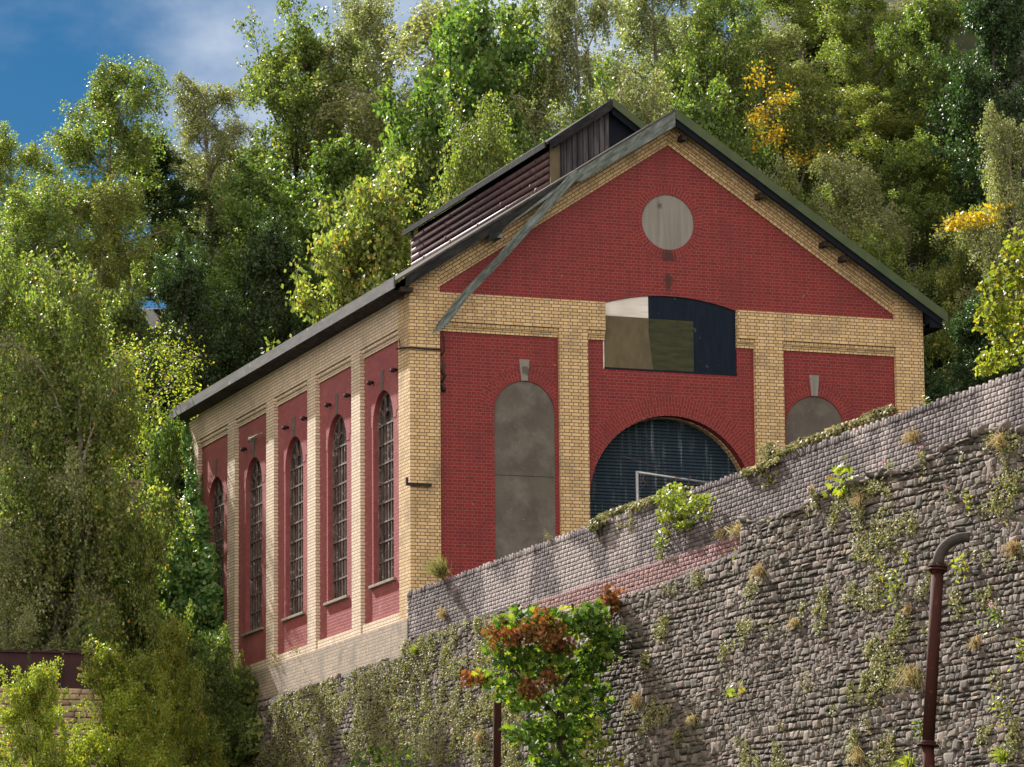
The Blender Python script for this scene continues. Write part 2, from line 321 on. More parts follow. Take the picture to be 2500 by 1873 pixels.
# ------------------------------------------------------------------ ground
def ss(a): a = max(0., min(1., a)); return a*a*(3-2*a)
def height(x, y):
    V = -19 + 5*ss((y+60)/60) + .22*max(0, min(y, 20)) + .72*max(0, min(y, 46)-20)
    T = -7.95 + .66*max(0, min(y, 46)-19) + .75*max(0, min(x, 40)-13.5)
    wdt = .25 if y < 18.4 else .25 + (y-18.4)*1.2
    s = ss((x-.02)/wdt)
    z = V*(1-s)+T*s
    if y > 19 or x > 14: z += .5*mnoise.noise(Vector((x*.25, y*.25, 0)))
    return z
xs = [-220,-150,-100,-60,-40,-30,-20,-14,-10,-7,-5,-3,-2,-1,-.4,.02,.27,.6,1,2,3,5,7,9,11,12.3,13.5,15,17,19,22,25,28,32,36,42,60,90,140,220]
ys = [-140,-100,-80,-60,-45,-35,-28,-20,-12,-6,0,5,9,13,16,18.2,18.6,20,22,24,26,28,30,33,36,40,44,50,60,80,120,220]
V = [(x, y, height(x, y)) for y in ys for x in xs]; nx = len(xs)
F = [(j*nx+i, j*nx+i+1, (j+1)*nx+i+1, (j+1)*nx+i) for j in range(len(ys)-1) for i in range(nx-1)]
g = put(bpy.data.objects.new('ground', quick_mesh('ground', V, F, M['ground'], smooth=False))); tag(g, kind='structure')

def at(u, v, y):
    """point of the place at depth y, found from where it shows in the photograph"""
    r = fwd + RT*((u*2500/2212-1250)/FPX) - UP*((v*2500/2212-936.5)/FPX)
    return CAM_P + r*((y-CAM_P.y)/r.y)

# ------------------------------------------------------------------ engine house
H = empty('brick_engine_house', (6.2, 9, -7.95), 'derelict red and yellow brick engine house with arched windows above the stone wall', 'building')
XR, XL_, BZ = 12.4, 0.0, -8.3
SL = .65; AX = 6.19
zr = lambda x: 3.506 - .653*abs(x-AX)          # lower edge of the yellow rake
zu = lambda x: 4.085 - SL*abs(x-AX)            # underside of roof
PY = [(.79+3.414*k-.66, .79+3.414*k) for k in range(1, 5)]; WY = [2.215+3.414*k for k in range(5)]
YE = 18.2
# corner piers and pilasters
for (x0, x1, y0, y1, mt) in ((0,.7,0,.79,'yellow'),(11.7,12.4,0,.79,'yellow'),(0,.7,17.2,YE,'side_yellow'),(11.7,12.4,17.2,YE,'yellow')):
    MB().box(x0, x1, y0, y1, -7.43 if x0 == 0 else BZ, -.33).build('corner_pilaster', M[mt], H)
for x0, x1 in ((3.5,4.175),(8.2,8.9)):
    MB().box(x0, x1, 0, .35, BZ, -.85).build('pilaster', M['yellow'], H)
for y0, y1 in PY: MB().box(0, .35, y0, y1, -7.43, -.92).build('pilaster', M['side_yellow'], H)
for y0, y1 in PY: MB().box(12.05, 12.4, y0, y1, BZ, -.92).build('pilaster', M['yellow'], H)
# bands with stepped courses below
b = MB()
for xa, xb, sp in ((.7,4.6,((.7,3.5),(4.175,4.6))),(7.8,11.7,((7.8,8.2),(8.9,11.7)))):
    b = MB().box(xa, xb, 0, .35, -.85, -.21)
    for x0, x1 in sp: b.box(x0, x1, .038, .35, -.95, -.85); b.box(x0, x1, .074, .35, -1.058, -.95)
    b.build('front_band', M['yellow'], H)
b = MB(); b.box(0, .35, .79, 17.2, -.92, -.03)
ed = [.79]+[q for p in PY for q in p]+[17.2]
for i in range(0, len(ed), 2):
    b.box(.038, .35, ed[i], ed[i+1], -1.02, -.92); b.box(.074, .35, ed[i], ed[i+1], -1.127, -1.02)
b.build('side_band', M['side_yellow'], H)
b = MB(); b.box(12.05, 12.4, .79, 17.2, -.92, -.33); b.build('side_band', M['yellow'], H)
# gable: end pieces above the corner piers
for s in (0, 1):
    b = MB(); f = (lambda x: x) if s == 0 else (lambda x: 12.4-x)
    b.prism('y', 0, .35, [(f(0),-.33),(f(.7),-.33),(f(.7),zu(.7)-.01),(f(0),zu(0)-.01)])
    b.build('gable_shoulder', M['yellow'], H)
for s, nm in ((1, 'l'), (-1, 'r')):
    b = MB(rot=math.atan(.653)*s)
    xa, xb = (.7, AX) if s == 1 else (AX, 11.7)
    for k, (d0, a0, a1) in enumerate(((.074,0,.12),(.038,.12,.24),(0,.24,None))):
        lo = [(xa, zr(xa)+a0), (xb, zr(xb)+a0)]
        hi = [(xb, (zr(xb)+a1) if a1 else zu(xb)-.01), (xa, (zr(xa)+a1) if a1 else zu(xa)-.01)]
        b.prism('y', d0, .35, lo+hi)
    b.build('gable_rake', M['yellow'], H)
wtop = lambda n=16: [(4.6+3.2*i/n, -.21+.245*(1-((i/n-.5)*2)**2)) for i in range(n+1)]
circ = arc(6.18, 1.73, .63, 0, 360, 48)[:-1]
MB().prism('y', .11, .35, [(.7,-.209)]+wtop()+[(11.7,-.209),(11.7,zr(11.7)),(AX,zr(AX)),(.7,zr(.7))], [circ]).build('gable_brickwork', M['red'], H)
o_ = MB().prism('y', .125, .2, arc(6.18,1.73,.629,0,360,48)[:-1]).build('round_infill', M['cement_light'], H)
# rings of arch bricks; UVs follow the ring
def ring(name, mt, axis, plane, cx, cz, r0, r1, a0, a1, parent, nb=None, t=.006, rz=1.0, rmat=None):
    n = nb or max(10, int(abs(R_(a1-a0))*r1/.08)); bm = bmesh.new(); uv = bm.loops.layers.uv.new('UVMap')
    P = lambda r, a, d: ((cx+r*math.cos(a), plane-d, cz+r*math.sin(a)*rz) if axis == 'y' else (plane-d, cx+r*math.cos(a), cz+r*math.sin(a)*rz))
    for i in range(n):
        a, c = R_(a0+(a1-a0)*i/n), R_(a0+(a1-a0)*(i+1)/n); q = [(r0,a),(r0,c),(r1,c),(r1,a)]
        vs = [bm.verts.new(P(r, an, t)) for r, an in q]; f = bm.faces.new(vs)
        for l, (r, an) in zip(f.loops, q): l[uv].uv = (r+90.03, an*(r0+r1)/2+60)
    rm = bmesh.ops.extrude_face_region(bm, geom=bm.faces[:])
    for v in [e for e in rm['geom'] if isinstance(e, bmesh.types.BMVert)]:
        if axis == 'y': v.co.y += t+.004
        else: v.co.x += t+.004
    bmesh.ops.recalc_face_normals(bm, faces=bm.faces)
    me = bpy.data.meshes.new(name); bm.to_mesh(me); bm.free(); me.materials.append(mt)
    return put(bpy.data.objects.new(name, me), parent)
ring('brick_ring', M['red'], 'y', .11, 6.18, 1.73, .632, .86, 0, 360, H)
# front panels
def archpoly(cx, r, spring, bot, n=24): return [(cx-r, bot)]+[(cx+r, bot)]+arc(cx, spring, r, 0, 180, n)
for cx, x0, x1, zsp in ((2.70,.7,3.5,-2.78),(9.69,8.9,11.7,-2.78)):
    MB().prism('y', .11, .35, [(x0,BZ),(x1,BZ),(x1,-1.058),(x0,-1.058)], [archpoly(cx,.71,zsp,-8.2)]).build('brick_panel', M['red'], H)
    q = MB().prism('y', .128, .22, archpoly(cx,.709,zsp,-8.19)).build('blocked_window', M['cement'], H, label='tall arched window opening filled with grey cement')
    MB().box(cx-.70, cx+.70, .1265, .13, -4.196, -4.18).build('render_joint', M['mortar'], q)
    ring('brick_ring', M['red'], 'y', .11, cx, zsp, .712, .94, 0, 180, H); ring('brick_ring', M['red'], 'y', .11, cx, zsp, .944, 1.05, 4, 176, H)
    MB().prism('y', .085, .14, [(cx-.075,zsp+.712),(cx+.075,zsp+.712),(cx+.12,zsp+1.19),(cx-.12,zsp+1.19)]).build('keystone', M['cement_light'], H)
cz = -4.66; ra = 1.975
MB().prism('y', .11, .35, [(4.175,BZ),(AX-ra,BZ)]+list(reversed(arc(AX,cz,ra,0,180,40)))+[(AX+ra,BZ),(8.2,BZ),(8.2,-1.058),(7.8,-1.058),(7.8,-1.67),(4.6,-1.67),(4.6,-1.058),(4.175,-1.058)]).build('brick_panel', M['red'], H)
ring('brick_ring', M['red'], 'y', .11, AX, cz, ra+.004, ra+.23, 22, 158, H); ring('brick_ring', M['red'], 'y', .11, AX, cz, ra+.235, ra+.46, 32, 148, H)
# intrados of yellow brick behind the front ring, then shutter
q = MB().prism('y', .352, .62, [(4.0,BZ),(AX-ra+.02,BZ)]+list(reversed(arc(AX,cz,ra-.02,0,180,40)))+[(AX+ra-.02,BZ),(8.4,BZ),(8.4,-1.8),(4.0,-1.8)]).build('arch_lining', M['yellow'], H)
bm = MB(); z = BZ
for i in range(int((cz+ra-BZ)/.075)+1):
    z = BZ+i*.075
    bm.face([(4.1,.56,z),(8.3,.56,z),(8.3,.535,z+.02),(4.1,.535,z+.02)]); bm.face([(4.1,.535,z+.02),(8.3,.535,z+.02),(8.3,.535,z+.055),(4.1,.535,z+.055)])
    bm.face([(4.1,.535,z+.055),(8.3,.535,z+.055),(8.3,.56,z+.075),(4.1,.56,z+.075)])
sh = bm.build('roller_shutter', M['shutter'], H)
# boarded window in the gable
bw = MB().box(4.55, 7.85, .20, .24, -1.72, .06).build('boarded_window', M['black'], H)
wt = lambda x: -.212+.245*(1-((x-6.2)/1.6)**2)
def segtop(x0, x1, n=8): return [(x1+(x0-x1)*i/n, wt(x1+(x0-x1)*i/n)) for i in range(n+1)]
MB().prism('y', .135, .18, [(4.61,-.485),(5.68,-.49)]+segtop(4.61,5.68)).build('white_board', M['white_board'], bw)
MB().prism('y', .13, .175, [(4.605,-1.655),(5.775,-1.655),(5.68,-.80),(5.69,-.49),(4.605,-.485)]).build('tan_board', M['tan_board'], bw)
MB().prism('y', .137, .18, [(5.777,-1.655),(6.765,-1.655),(6.765,-.50),(5.70,-.495),(5.69,-.80)]).build('olive_board', M['olive'], bw)
MB().prism('y', .14, .185, [(6.767,-1.655),(7.79,-1.655)]+[(7.79,wt(7.79))]+segtop(5.69,7.78)+[(5.69,-.488),(6.767,-.495)]).build('blue_board', M['navy'], bw)
MB().box(4.59, 7.8, .10, .16, -1.70, -1.664).build('board_edge', M['navy'], bw)
MB().box(4.575, 4.60, .105, .14, -1.70, -1.06).build('white_edge', M['white_board'], bw)
# side panels with windows
ys_ = [.79]+[q for p in PY for q in p]+[17.2]
for k, cy in enumerate(WY):
    y0, y1 = ys_[2*k], ys_[2*k+1]; zs = -2.80; r = .725; bot = -6.36
    MB().prism('x', .11, .36, [(y0,-7.2),(y1,-7.2),(y1,-1.127),(y0,-1.127)], [archpoly(cy,r,zs,bot)]).build('brick_panel', M['side_red'], H)
    ring('brick_ring', M['side_red'], 'x', .11, cy, zs, r+.003, r+.23, 0, 180, H); ring('brick_ring', M['side_red'], 'x', .11, cy, zs, r+.235, r+.34, 8, 172, H)
    MB().prism('x', .088, .14, [(cy-.07,zs+r),(cy+.07,zs+r),(cy+.11,zs+r+.47),(cy-.11,zs+r+.47)]).build('keystone', M['cement'], H)
    wn = MB().prism('x', .225, .27, archpoly(cy,r,zs,bot), [archpoly(cy,r-.055,zs,bot+.05)]).build('arched_window', M['winframe'], H)
    g = MB().prism('x', .268, .275, archpoly(cy,r-.02,zs,bot+.01)).build('glass', M['glass'], wn)
    gb = MB(); rnd = random.Random(k)
    for i in range(1, 6):
        yy = cy-r+.055+(2*r-.11)*i/6; top = zs+math.sqrt(max(0,(r-.05)**2-(yy-cy)**2)) if i in (2,4) else zs-.02
        gb.box(.222, .262, yy-.018, yy+.018, bot+.05, top)
    z = bot+.05
    for j in range(8):
        z = bot+.05+(zs-bot-.05)*(j+1)/8; gb.box(.215, .258, cy-r+.05, cy+r-.05, z-.02, z+.02)
    for rr, a0, a1 in ((.30,0,180),):
        p = arc(cy, zs, rr, a0, a1, 12)
        for (a, c) in zip(p, p[1:]): gb.bar((.24,a[0],a[1]), (.24,c[0],c[1]), .035, .03, up=(1,0,0))
    for an in (36, 72, 108, 144): gb.bar((.238,cy+.30*math.cos(R_(an)),zs+.30*math.sin(R_(an))), (.238,cy+(r-.05)*math.cos(R_(an)),zs+(r-.05)*math.sin(R_(an))), .03, .03, up=(1,0,0))
    gb.build('glazing_bars', M['winframe'], wn)
    # broken panes: a few slipped white shards and boards behind
    for _ in range(12):
        i = rnd.randrange(6); j = rnd.randrange(8); yy = cy-r+.055+(2*r-.11)*(i+.2+.6*rnd.random())/6; zz = bot+.1+(zs-bot-.1)*j/8
        MB().box(.262, .267, yy-.03, yy+.03, zz, zz+.3+.25*rnd.random()).build('broken_pane', M['winframe'], wn)
    for _ in range(5):
        yy = cy+rnd.uniform(-.4,.4); zz = zs+rnd.uniform(-.1,.35); MB().bar((.25,yy,zz),(.25,yy+rnd.uniform(-.2,.2),zz+rnd.uniform(.1,.25)),.03,.01,up=(1,0,0)).build('broken_pane', M['winframe'], wn)
    MB().box(.04, .30, cy-.88, cy+.90, -6.425, -6.362).build('sill', M['sill'], wn, bevel=.006)
# low courses, plinth
b = MB(); b.box(.02, .36, .79, 17.2, -7.43, -7.2); b.build('base_course', M['side_yellow'], H)
b = MB(); b.box(-.1, .36, -.05, YE, -8.20, -7.432); b.build('plinth', M['plinth'], H)
b = MB(); b.box(.36, 12.04, 17.95, YE-.002, BZ, -.33); b.box(12.1, 12.39, .8, 17.2, BZ, -.93)
b.prism('y', 17.9, 18.15, [(.1,-.33),(12.3,-.33),(AX,zu(AX)-.05)]); b.build('rear_wall', M['yellow'], H)
# side foundation wall under the plinth
# ---- roof
roof = MB()
y0, y1 = -.38, 18.6
zt = lambda x: 4.235 - SL*abs(x-AX)
roof.prism('y', y0, y1, [(-.42,zt(-.42)),(AX,zt(AX)),(12.80,zt(12.80)),(12.80,zt(12.80)-.05),(AX,zt(AX)-.055),(-.42,zt(-.42)-.05)])
roof = roof.build('roof', M['roof'], H)
MB().box(-.46, -.425, -.30, 18.3, -.245, .01).build('eaves_board', M['fascia'], H)
MB().box(-.424, -.02, -.05, 18.25, -.26, -.235).build('soffit', M['boards'], H)
MB().box(-.30, -.01, -.30, -.06, -.30, -.20).build('eaves_bracket', M['iron'], H)
MB().box(12.42, 12.76, -.3, 18.3, -.42, -.32).build('soffit', M['black'], H)
MB().prism('y', -.34, -.06, [(12.42,-.41),(12.66,-.41),(12.78,-.15),(12.42,.02)]).build('eaves_bracket', M['black'], H)
# verges
def rake(x0, x1, d0, d1, ya, yb): return ('y', ya, yb, [(x0,zt(x0)-d0),(x1,zt(x1)-d0),(x1,zt(x1)-d1),(x0,zt(x0)-d1)])
MB().prism(*rake(AX+.005, 12.84, -.02, .215, -.42, -.385)).build('green_verge', M['green'], H)
MB().prism(*rake(AX+.03, 12.70, .21, .37, -.375, -.33)).build('bargeboard', M['black'], H)
MB().prism('y', -.41, -.385, [(3.55,zt(3.55)-.05),(AX,zt(AX)-.06),(AX,zt(AX)-.40),(3.9,zt(3.9)-.34),(3.7,zt(3.7)-.22),(3.6,zt(3.6)-.28)]).build('bargeboard', M['oldwood'], H, label='weathered grey bargeboard on the left slope')
MB().prism('y', -.37, -.33, [(-.2,zt(-.2)-.052),(3.9,zt(3.9)-.052),(3.9,zt(3.9)-.17),(2.3,zt(2.3)-.26),(1.9,zt(1.9)-.44),(1.7,zt(1.7)-.42),(1.75,zt(1.75)-.27),(-.2,zt(-.2)-.30)]).build('bargeboard', M['dkwood'], H)
MB().prism('y', -.40, -.372, [(2.0,zt(2.0)-.34),(3.6,zt(3.6)-.09),(3.75,zt(3.75)-.16),(3.2,zt(3.2)-.24)]).build('bargeboard', M['oldwood'], H)
# the loose board that hangs from the verge
hb = MB().prism('y', -.45, -.42, [(3.74,2.66),(3.93,2.60),(3.60,2.24),(2.9,1.46),(2.05,.50),(1.22,-.36),(.74,-1.0),(.37,-1.24),(.52,-.98),(1.08,-.26),(1.93,.63),(2.76,1.58),(3.47,2.38)])
hb.build('hanging_bargeboard', M['oldwood2'], H, label='long grey board hanging down diagonally from the gable verge')
for xx in (6.45, 8.32, 9.88, 10.35):
    z = zt(xx)-.40; MB().box(xx-.05, xx+.06, -.30, .02, z-.10, z+.02).build('purlin_end', M['iron'], H)
MB().box(1.85, 2.05, -.36, .02, 1.02, 1.16).build('purlin_end', M['oldwood'], H)
# ---- ventilator on the ridge
Lx0, Lx1, Ly0, Ly1 = 4.72, 7.66, 3.7, 13.9
zl = lambda x: 5.37-.70*abs(x-AX)
vt = MB().box(Lx0+.14, Lx1-.14, Ly0+.1, Ly1-.1, 2.9, 4.28).build('ridge_ventilator', M['black'], H)
MB().prism('y', Ly0, Ly0+.06, [(Lx0,2.9),(AX,2.9),(AX,zl(AX)-.2),(Lx0,zl(Lx0)-.17)]).build('boarded_end', M['boards'], vt)
MB().prism('y', Ly0+.004, Ly0+.06, [(AX+.002,2.9),(Lx1,2.9),(Lx1,zl(Lx1)-.17),(AX+.002,zl(AX)-.2)]).build('boarded_end', M['black'], vt)
MB().prism('y', Ly0-.05, Ly0-.003, [(Lx0-.02,2.9),(Lx0+.21,2.9),(Lx0+.21,zl(Lx0+.2)-.18),(Lx0-.02,zl(Lx0)-.18)]).build('corner_post', M['tan_board'], vt)
bb = MB()
for i in range(9):
    x = Lx0+.26+i*.137; bb.box(x, x+.012, Ly0-.012, Ly0+.002, 3.0, zl(x)-.2)
bb.build('board_gaps', M['black'], vt)
rf = MB().prism('y', Ly0-.22, Ly1+.2, [(Lx0-.16,zl(Lx0-.16)),(AX,zl(AX)),(Lx1+.16,zl(Lx1+.16)),(Lx1+.16,zl(Lx1+.16)-.07),(AX,zl(AX)-.08),(Lx0-.16,zl(Lx0-.16)-.07)]).build('vent_roof', M['dkwood'], vt)
z_ = lambda x, d: (x, zl(x)-d)
MB().prism('y', Ly0-.27, Ly0-.224, [z_(Lx0-.1,.02), z_(AX,.02), z_(AX,.23), z_(Lx0-.1,.22)]).build('bargeboard', M['dkwood'], vt)
MB().prism('y', Ly0-.18, Ly0-.06, [z_(Lx0+.05,.2), z_(AX,.2), z_(AX,.26), z_(Lx0+.05,.26)]).build('bargeboard', M['boards'], vt)
MB().prism('y', Ly0-.28, Ly0-.224, [z_(AX+.003,-.02), z_(Lx1+.2,-.02), z_(Lx1+.2,.18), z_(AX+.003,.18)]).build('green_verge', M['green'], vt)
MB().prism('y', Ly0-.2, Ly0-.16, [z_(AX+.01,.18), z_(Lx1+.1,.18), z_(Lx1+.1,.34), z_(AX+.01,.34)]).build('bargeboard', M['black'], vt)
MB().box(Lx0-.2, Lx0-.16, Ly0-.15, Ly1+.15, zl(Lx0-.16)-.13, zl(Lx0-.16)+.01).build('eaves_board', M['dkwood'], vt)
MB().box(Lx0-.02, Lx0+.04, Ly1-.06, Ly1, 2.9, 4.22).build('end_post', M['fascia'], vt)
for i in range(5):
    z = 3.31+i*.178; y = Ly0+.05; tb = MB(); pts = []; 
    tb.tube([(Lx0+.03,Ly0+.05,z),(Lx0+.03,Ly1-.05,z)], .071, 12)
    for k in range(5):
        yy = Ly0+.9+k*2.05+(.35 if i % 2 else 0); tb.tube([(Lx0+.03,yy,z),(Lx0+.03,yy+.07,z)], .084, 12)
    tb.build('louvre_tube', M['louvre'], vt)
# ---- ironwork on the walls
for p in ((.05,2.885,-1.78),(.05,1.194,-1.774),(.05,6.074,-1.776),(.05,4.6,-1.79),(.05,9.5,-1.78),(.05,13.108,-1.769),(.05,8.0,-1.79)):
    MB().tube([(.11,p[1],p[2]),(.03,p[1],p[2]),(-.0,p[1],p[2]-.02)], [.03,.05,.065], 10).tube([(-.0,p[1],p[2]+.0),(-.03,p[1],p[2]-.05)], [.055,.03], 10).build('wall_bracket', M['iron'], H)
MB().tube([(-.06,12.197,-1.64),(-.06,11.2,-1.66)], .022, 8).tube([(-.02,12.25,-1.60),(-.08,12.2,-1.72)], .055, 8).tube([(.11,12.2,-1.63),(-.06,12.2,-1.64)], .02, 8).build('insulator', M['sill'], H)
MB().tube([(-.06,.70,-1.40),(-.05,.3,-1.44),(-.05,-.05,-1.49),(.3,-.05,-1.50),(.72,-.05,-1.50)], .02, 8).tube([(-.05,.5,-1.42),(-.07,.5,-1.22)], .012, 6).build('iron_rod', M['iron'], H)
MB().box(-.08, .46, -.10, -.045, -4.54, -4.475).box(-.12,-.07,-.08,-.03,-4.54,-4.36).build('iron_bracket', M['iron'], H)
MB().tube([(.78,.02,-1.1),(.80,0,-1.5),(.74,.05,-1.62)], .018, 6).tube([(.76,.08,-1.9),(.84,.08,-2.05),(.76,.08,-2.2)], .03, 6).tube([(.78,.08,-2.25),(.82,.08,-2.4)], .045, 6).build('old_bracket', M['iron'], H)

# ------------------------------------------------------------------ walls of bricks / stones
def blocks(rects, face_x, depth, rng, n=5, jit=.01, rough=.008, batter=0., ztop=0., gap=.006, pw=4, twist=0., rb=.9, rimd=.03, var=.12):
    """rects: (y0,y1,z0,z1) list -> arrays of lumpy blocks whose faces look to -x"""
    R = np.array(rects); K = len(R)
    lin = np.concatenate([[0], np.linspace(.0, 1, n), [1]])  # outer ring repeats the rim, set back
    S, T = np.meshgrid(lin, lin, indexing='ij'); k = n+2
    y0, y1, z0, z1 = (R[:, i][:, None, None] for i in range(4))
    cj = rng.normal(0, jit, (K, 4, 2))
    def bil(c): return (c[:,0][:,None,None]*(1-S)*(1-T)+c[:,1][:,None,None]*S*(1-T)+c[:,2][:,None,None]*(1-S)*T+c[:,3][:,None,None]*S*T)
    yy = y0+gap+(y1-y0-2*gap)*S+bil(cj[:,:,0]); zz = z0+gap+(z1-z0-2*gap)*T+bil(cj[:,:,1])
    prof = (1-np.abs(2*S-1)**pw)*(1-np.abs(2*T-1)**pw); prof = prof**.5
    dep = depth*(rb+(1-rb)*prof)*(1+rng.uniform(-var,var,(K,1,1))) + rng.normal(0, rough, (K,k,k)) + bil(rng.normal(0, depth*twist, (K,4)))
    rim = (np.arange(k) == 0) | (np.arange(k) == k-1); rimm = rim[:, None] | rim[None, :]
    dep = np.where(rimm[None], -rimd, dep)
    xx = face_x(yy, zz)-dep
    V = np.stack([xx, yy, zz], -1).reshape(-1, 3)
    i, j = np.meshgrid(np.arange(k-1), np.arange(k-1), indexing='ij'); q = np.stack([i*k+j, i*k+j+1, (i+1)*k+j+1, (i+1)*k+j], -1).reshape(-1, 4)
    F = (q[None]+(np.arange(K)*k*k)[:, None, None]).reshape(-1, 4)
    return V, F
rng = np.random.default_rng(7)
# parapet
pw_ = empty('brick_parapet_wall', (0,-16,-8.3), 'grey brick parapet wall with an upright brick coping, sloping up to the right', 'wall')
bot = lambda y: -7.80 if y > -7.3 else (-8.66 if y > -7.35 else (-8.2 if y > -18.8 else -7.75))
YW = -33.0
rects = []; z = -6.98; row = 0
while z > -8.1:
    bw_ = .235 if row % 2 else .1175; y = .0-(row % 3)*.05
    while y > YW:
        L_ = bw_*(1+rng.uniform(-.06,.06)); low = -8.0
        if z-.078 > low-.05 or (y > -7.3 or y < -19): rects.append((y-L_, y, z-.078, z))
        y -= L_
    z -= .078; row += 1
fx = lambda yy, zz: -.075+0*yy
V, F = blocks(rects, fx, .012, rng, n=4, jit=.003, rough=.0012, gap=.005, var=.25, pw=10)
put(bpy.data.objects.new('brickwork', quick_mesh('brickwork', V, F, M['parapet'])), pw_)
rects = []; y = 0.
while y > YW:
    L_ = .112+rng.uniform(-.01,.01); t = rng.uniform(-.010,.010)+(.018 if int(-y/.112) % 2 else -.014)+.03*math.sin(y*.5)*.4
    rects.append((y-L_, y, -6.985, -6.86+t)); y -= L_
V, F = blocks(rects, lambda yy, zz: -.078+0*yy, .014, rng, n=4, jit=.005, rough=.002, gap=.008, pw=12, var=.5)
put(bpy.data.objects.new('coping', quick_mesh('coping', V, F, M['parapet'])), pw_)
MB().box(-.08, .25, YW, -.055, -8.9, -6.90).build('wall_core', M['mortar'], pw_)
# top faces of the coping so that it is solid from above
MB().box(-.07, .26, YW, -.056, -6.91, -6.885).build('coping_bed', M['parapet'], pw_)
rects = []; z = -7.985; row = 0
while z > -8.85:
    y = -7.32-(row % 2)*.06
    while y > -19.3:
        L_ = (.235 if row % 2 else .1175)*(1+rng.uniform(-.06,.06)); low = -8.72+(-7.3-y)*.036
        if z > low: rects.append((y-L_, y, z-.078, z))
        y -= L_
    z -= .078; row += 1
V, F = blocks(rects, lambda yy, zz: -.11+0*yy, .024, rng, n=4, jit=.004, rough=.003, gap=.004, pw=10)
put(bpy.data.objects.new('pink_brickwork', quick_mesh('pink_brickwork', V, F, M['pink'])), pw_)['label'] = 'pinkish red brick courses under the parapet'
# rubble wall
sw = empty('rubble_retaining_wall', (-.4,-10,-13.5), 'high dark rubble stone retaining wall with weeds growing in its joints', 'wall')
def stop(y):
    if y > -.1: return -8.24
    if y > -7.3: return -7.93
    if y > -18.8: return -8.70+(-7.3-y)*.037
    return -7.88 + .10*math.sin(y*1.3) + (.10 if y < -24 else 0)
rects = []; z = -7.5; 
while z > -14.2:
    hrow = float(rng.uniform(.06, .13)); y = 18.6
    big = rng.random()
    while y > YW:
        L_ = float(np.clip(rng.lognormal(-1.78, .45), .08, .5)); wob = .05*math.sin(y*.35+z*2)+.03*math.sin(y*1.1+z*5)
        zt_ = z+wob
        if zt_ - hrow*.4 < stop(y-L_/2):
            r_ = rng.random()
            if r_ < .06 and L_ > .18: rects.append((y-L_, y, zt_-hrow*1.75, zt_))
            elif r_ < .25 and hrow > .11: rects += [(y-L_, y, zt_-hrow*.5, zt_), (y-L_, y, zt_-hrow, zt_-hrow*.5)]
            else: rects.append((y-L_, y, zt_-hrow*(1+rng.uniform(-.1,.12)), zt_))
        y -= L_
    z -= hrow
sf = lambda yy, zz: -.20 + .06*(zz+8) - .10*np.clip((-yy-18.5)/1.0, 0, 1) + .05*np.sin(yy*.7)*np.sin(zz*.9+yy*.2)
V, F = blocks(rects, sf, .040, rng, n=5, jit=.010, rough=.0032, gap=.007, pw=14, twist=.30, rb=.86, rimd=.025, var=.22)
put(bpy.data.objects.new('stonework', quick_mesh('stonework', V, F, M['stone'])), sw)
yy = np.linspace(18.6, YW, 170); zz = np.linspace(-7.9, -14.3, 24); A, B = np.meshgrid(yy, zz, indexing='ij')
B = np.minimum(B, np.array([stop(v) for v in yy])[:, None]); X = sf(A, B)-.005
V = np.stack([X, A, B], -1).reshape(-1, 3); n2 = len(zz)
F = [(i*n2+j, i*n2+j+1, (i+1)*n2+j+1, (i+1)*n2+j) for i in range(len(yy)-1) for j in range(n2-1)]
put(bpy.data.objects.new('mortar_bed', quick_mesh('mortar_bed', V, F, M['mortar'])), sw)
MB().box(-.05, .3, YW, 18.6, -14.3, -8.9).box(-.3, .3, YW, 18.6, -20, -13).build('wall_core', M['mortar'], sw)
# ledge stones where the rubble wall stands proud of the parapet
rects = []; y = -18.9
while y > YW:
    L_ = float(rng.uniform(.12,.34)); rects.append((y-L_, y, stop(y)-.05, stop(y)+rng.uniform(.0,.10))); y -= L_
V, F = blocks(rects, lambda yy, zz: -.30+0*yy, .08, rng, n=5, jit=.018, rough=.007, gap=.005, pw=7, twist=.4, rb=.6, var=.3)
put(bpy.data.objects.new('top_stones', quick_mesh('top_stones', V, F, M['stone'])), sw)
MB().box(-.22, -.10, YW, -18.8, -8.6, -7.86).box(-.22,-.10,-18.8,-7.4,-9.0,-8.72).box(-.20,-.1,-7.3,-.1,-8.5,-7.95).build('ledge', M['mortar'], sw)

# ------------------------------------------------------------------ leaves and trees
def leaf_quads(C, rng, l, w, up=.5, bias=None, fold=.25, lv=.25):
    n = len(C); nrm = rng.normal(0, 1, (n,3)); nrm /= np.linalg.norm(nrm, axis=1)[:,None]
    nrm = nrm + np.array([0,0,up]) if bias is None else nrm + np.asarray(bias)
    nrm /= np.linalg.norm(nrm, axis=1)[:,None]
    a = np.cross(nrm, rng.normal(0,1,(n,3))); a /= np.linalg.norm(a, axis=1)[:,None]; b = np.cross(nrm, a)
    s = (1+rng.uniform(-lv, lv, n))[:,None]
    V = np.stack([C-a*l*.5*s, C+b*w*.5*s+nrm*fold*w*.5, C+a*l*.5*s-nrm*fold*w*.4, C-b*w*.5*s+nrm*fold*w*.5], 1).reshape(-1,3)
    return V, np.arange(4*n).reshape(-1,4)
LOBE = np.array([(0,-.45),(.22,-.42),(.16,-.22),(.5,-.12),(.26,.05),(.38,.32),(.13,.22),(0,.55),(-.13,.22),(-.38,.32),(-.26,.05),(-.5,-.12),(-.16,-.22),(-.22,-.42)])
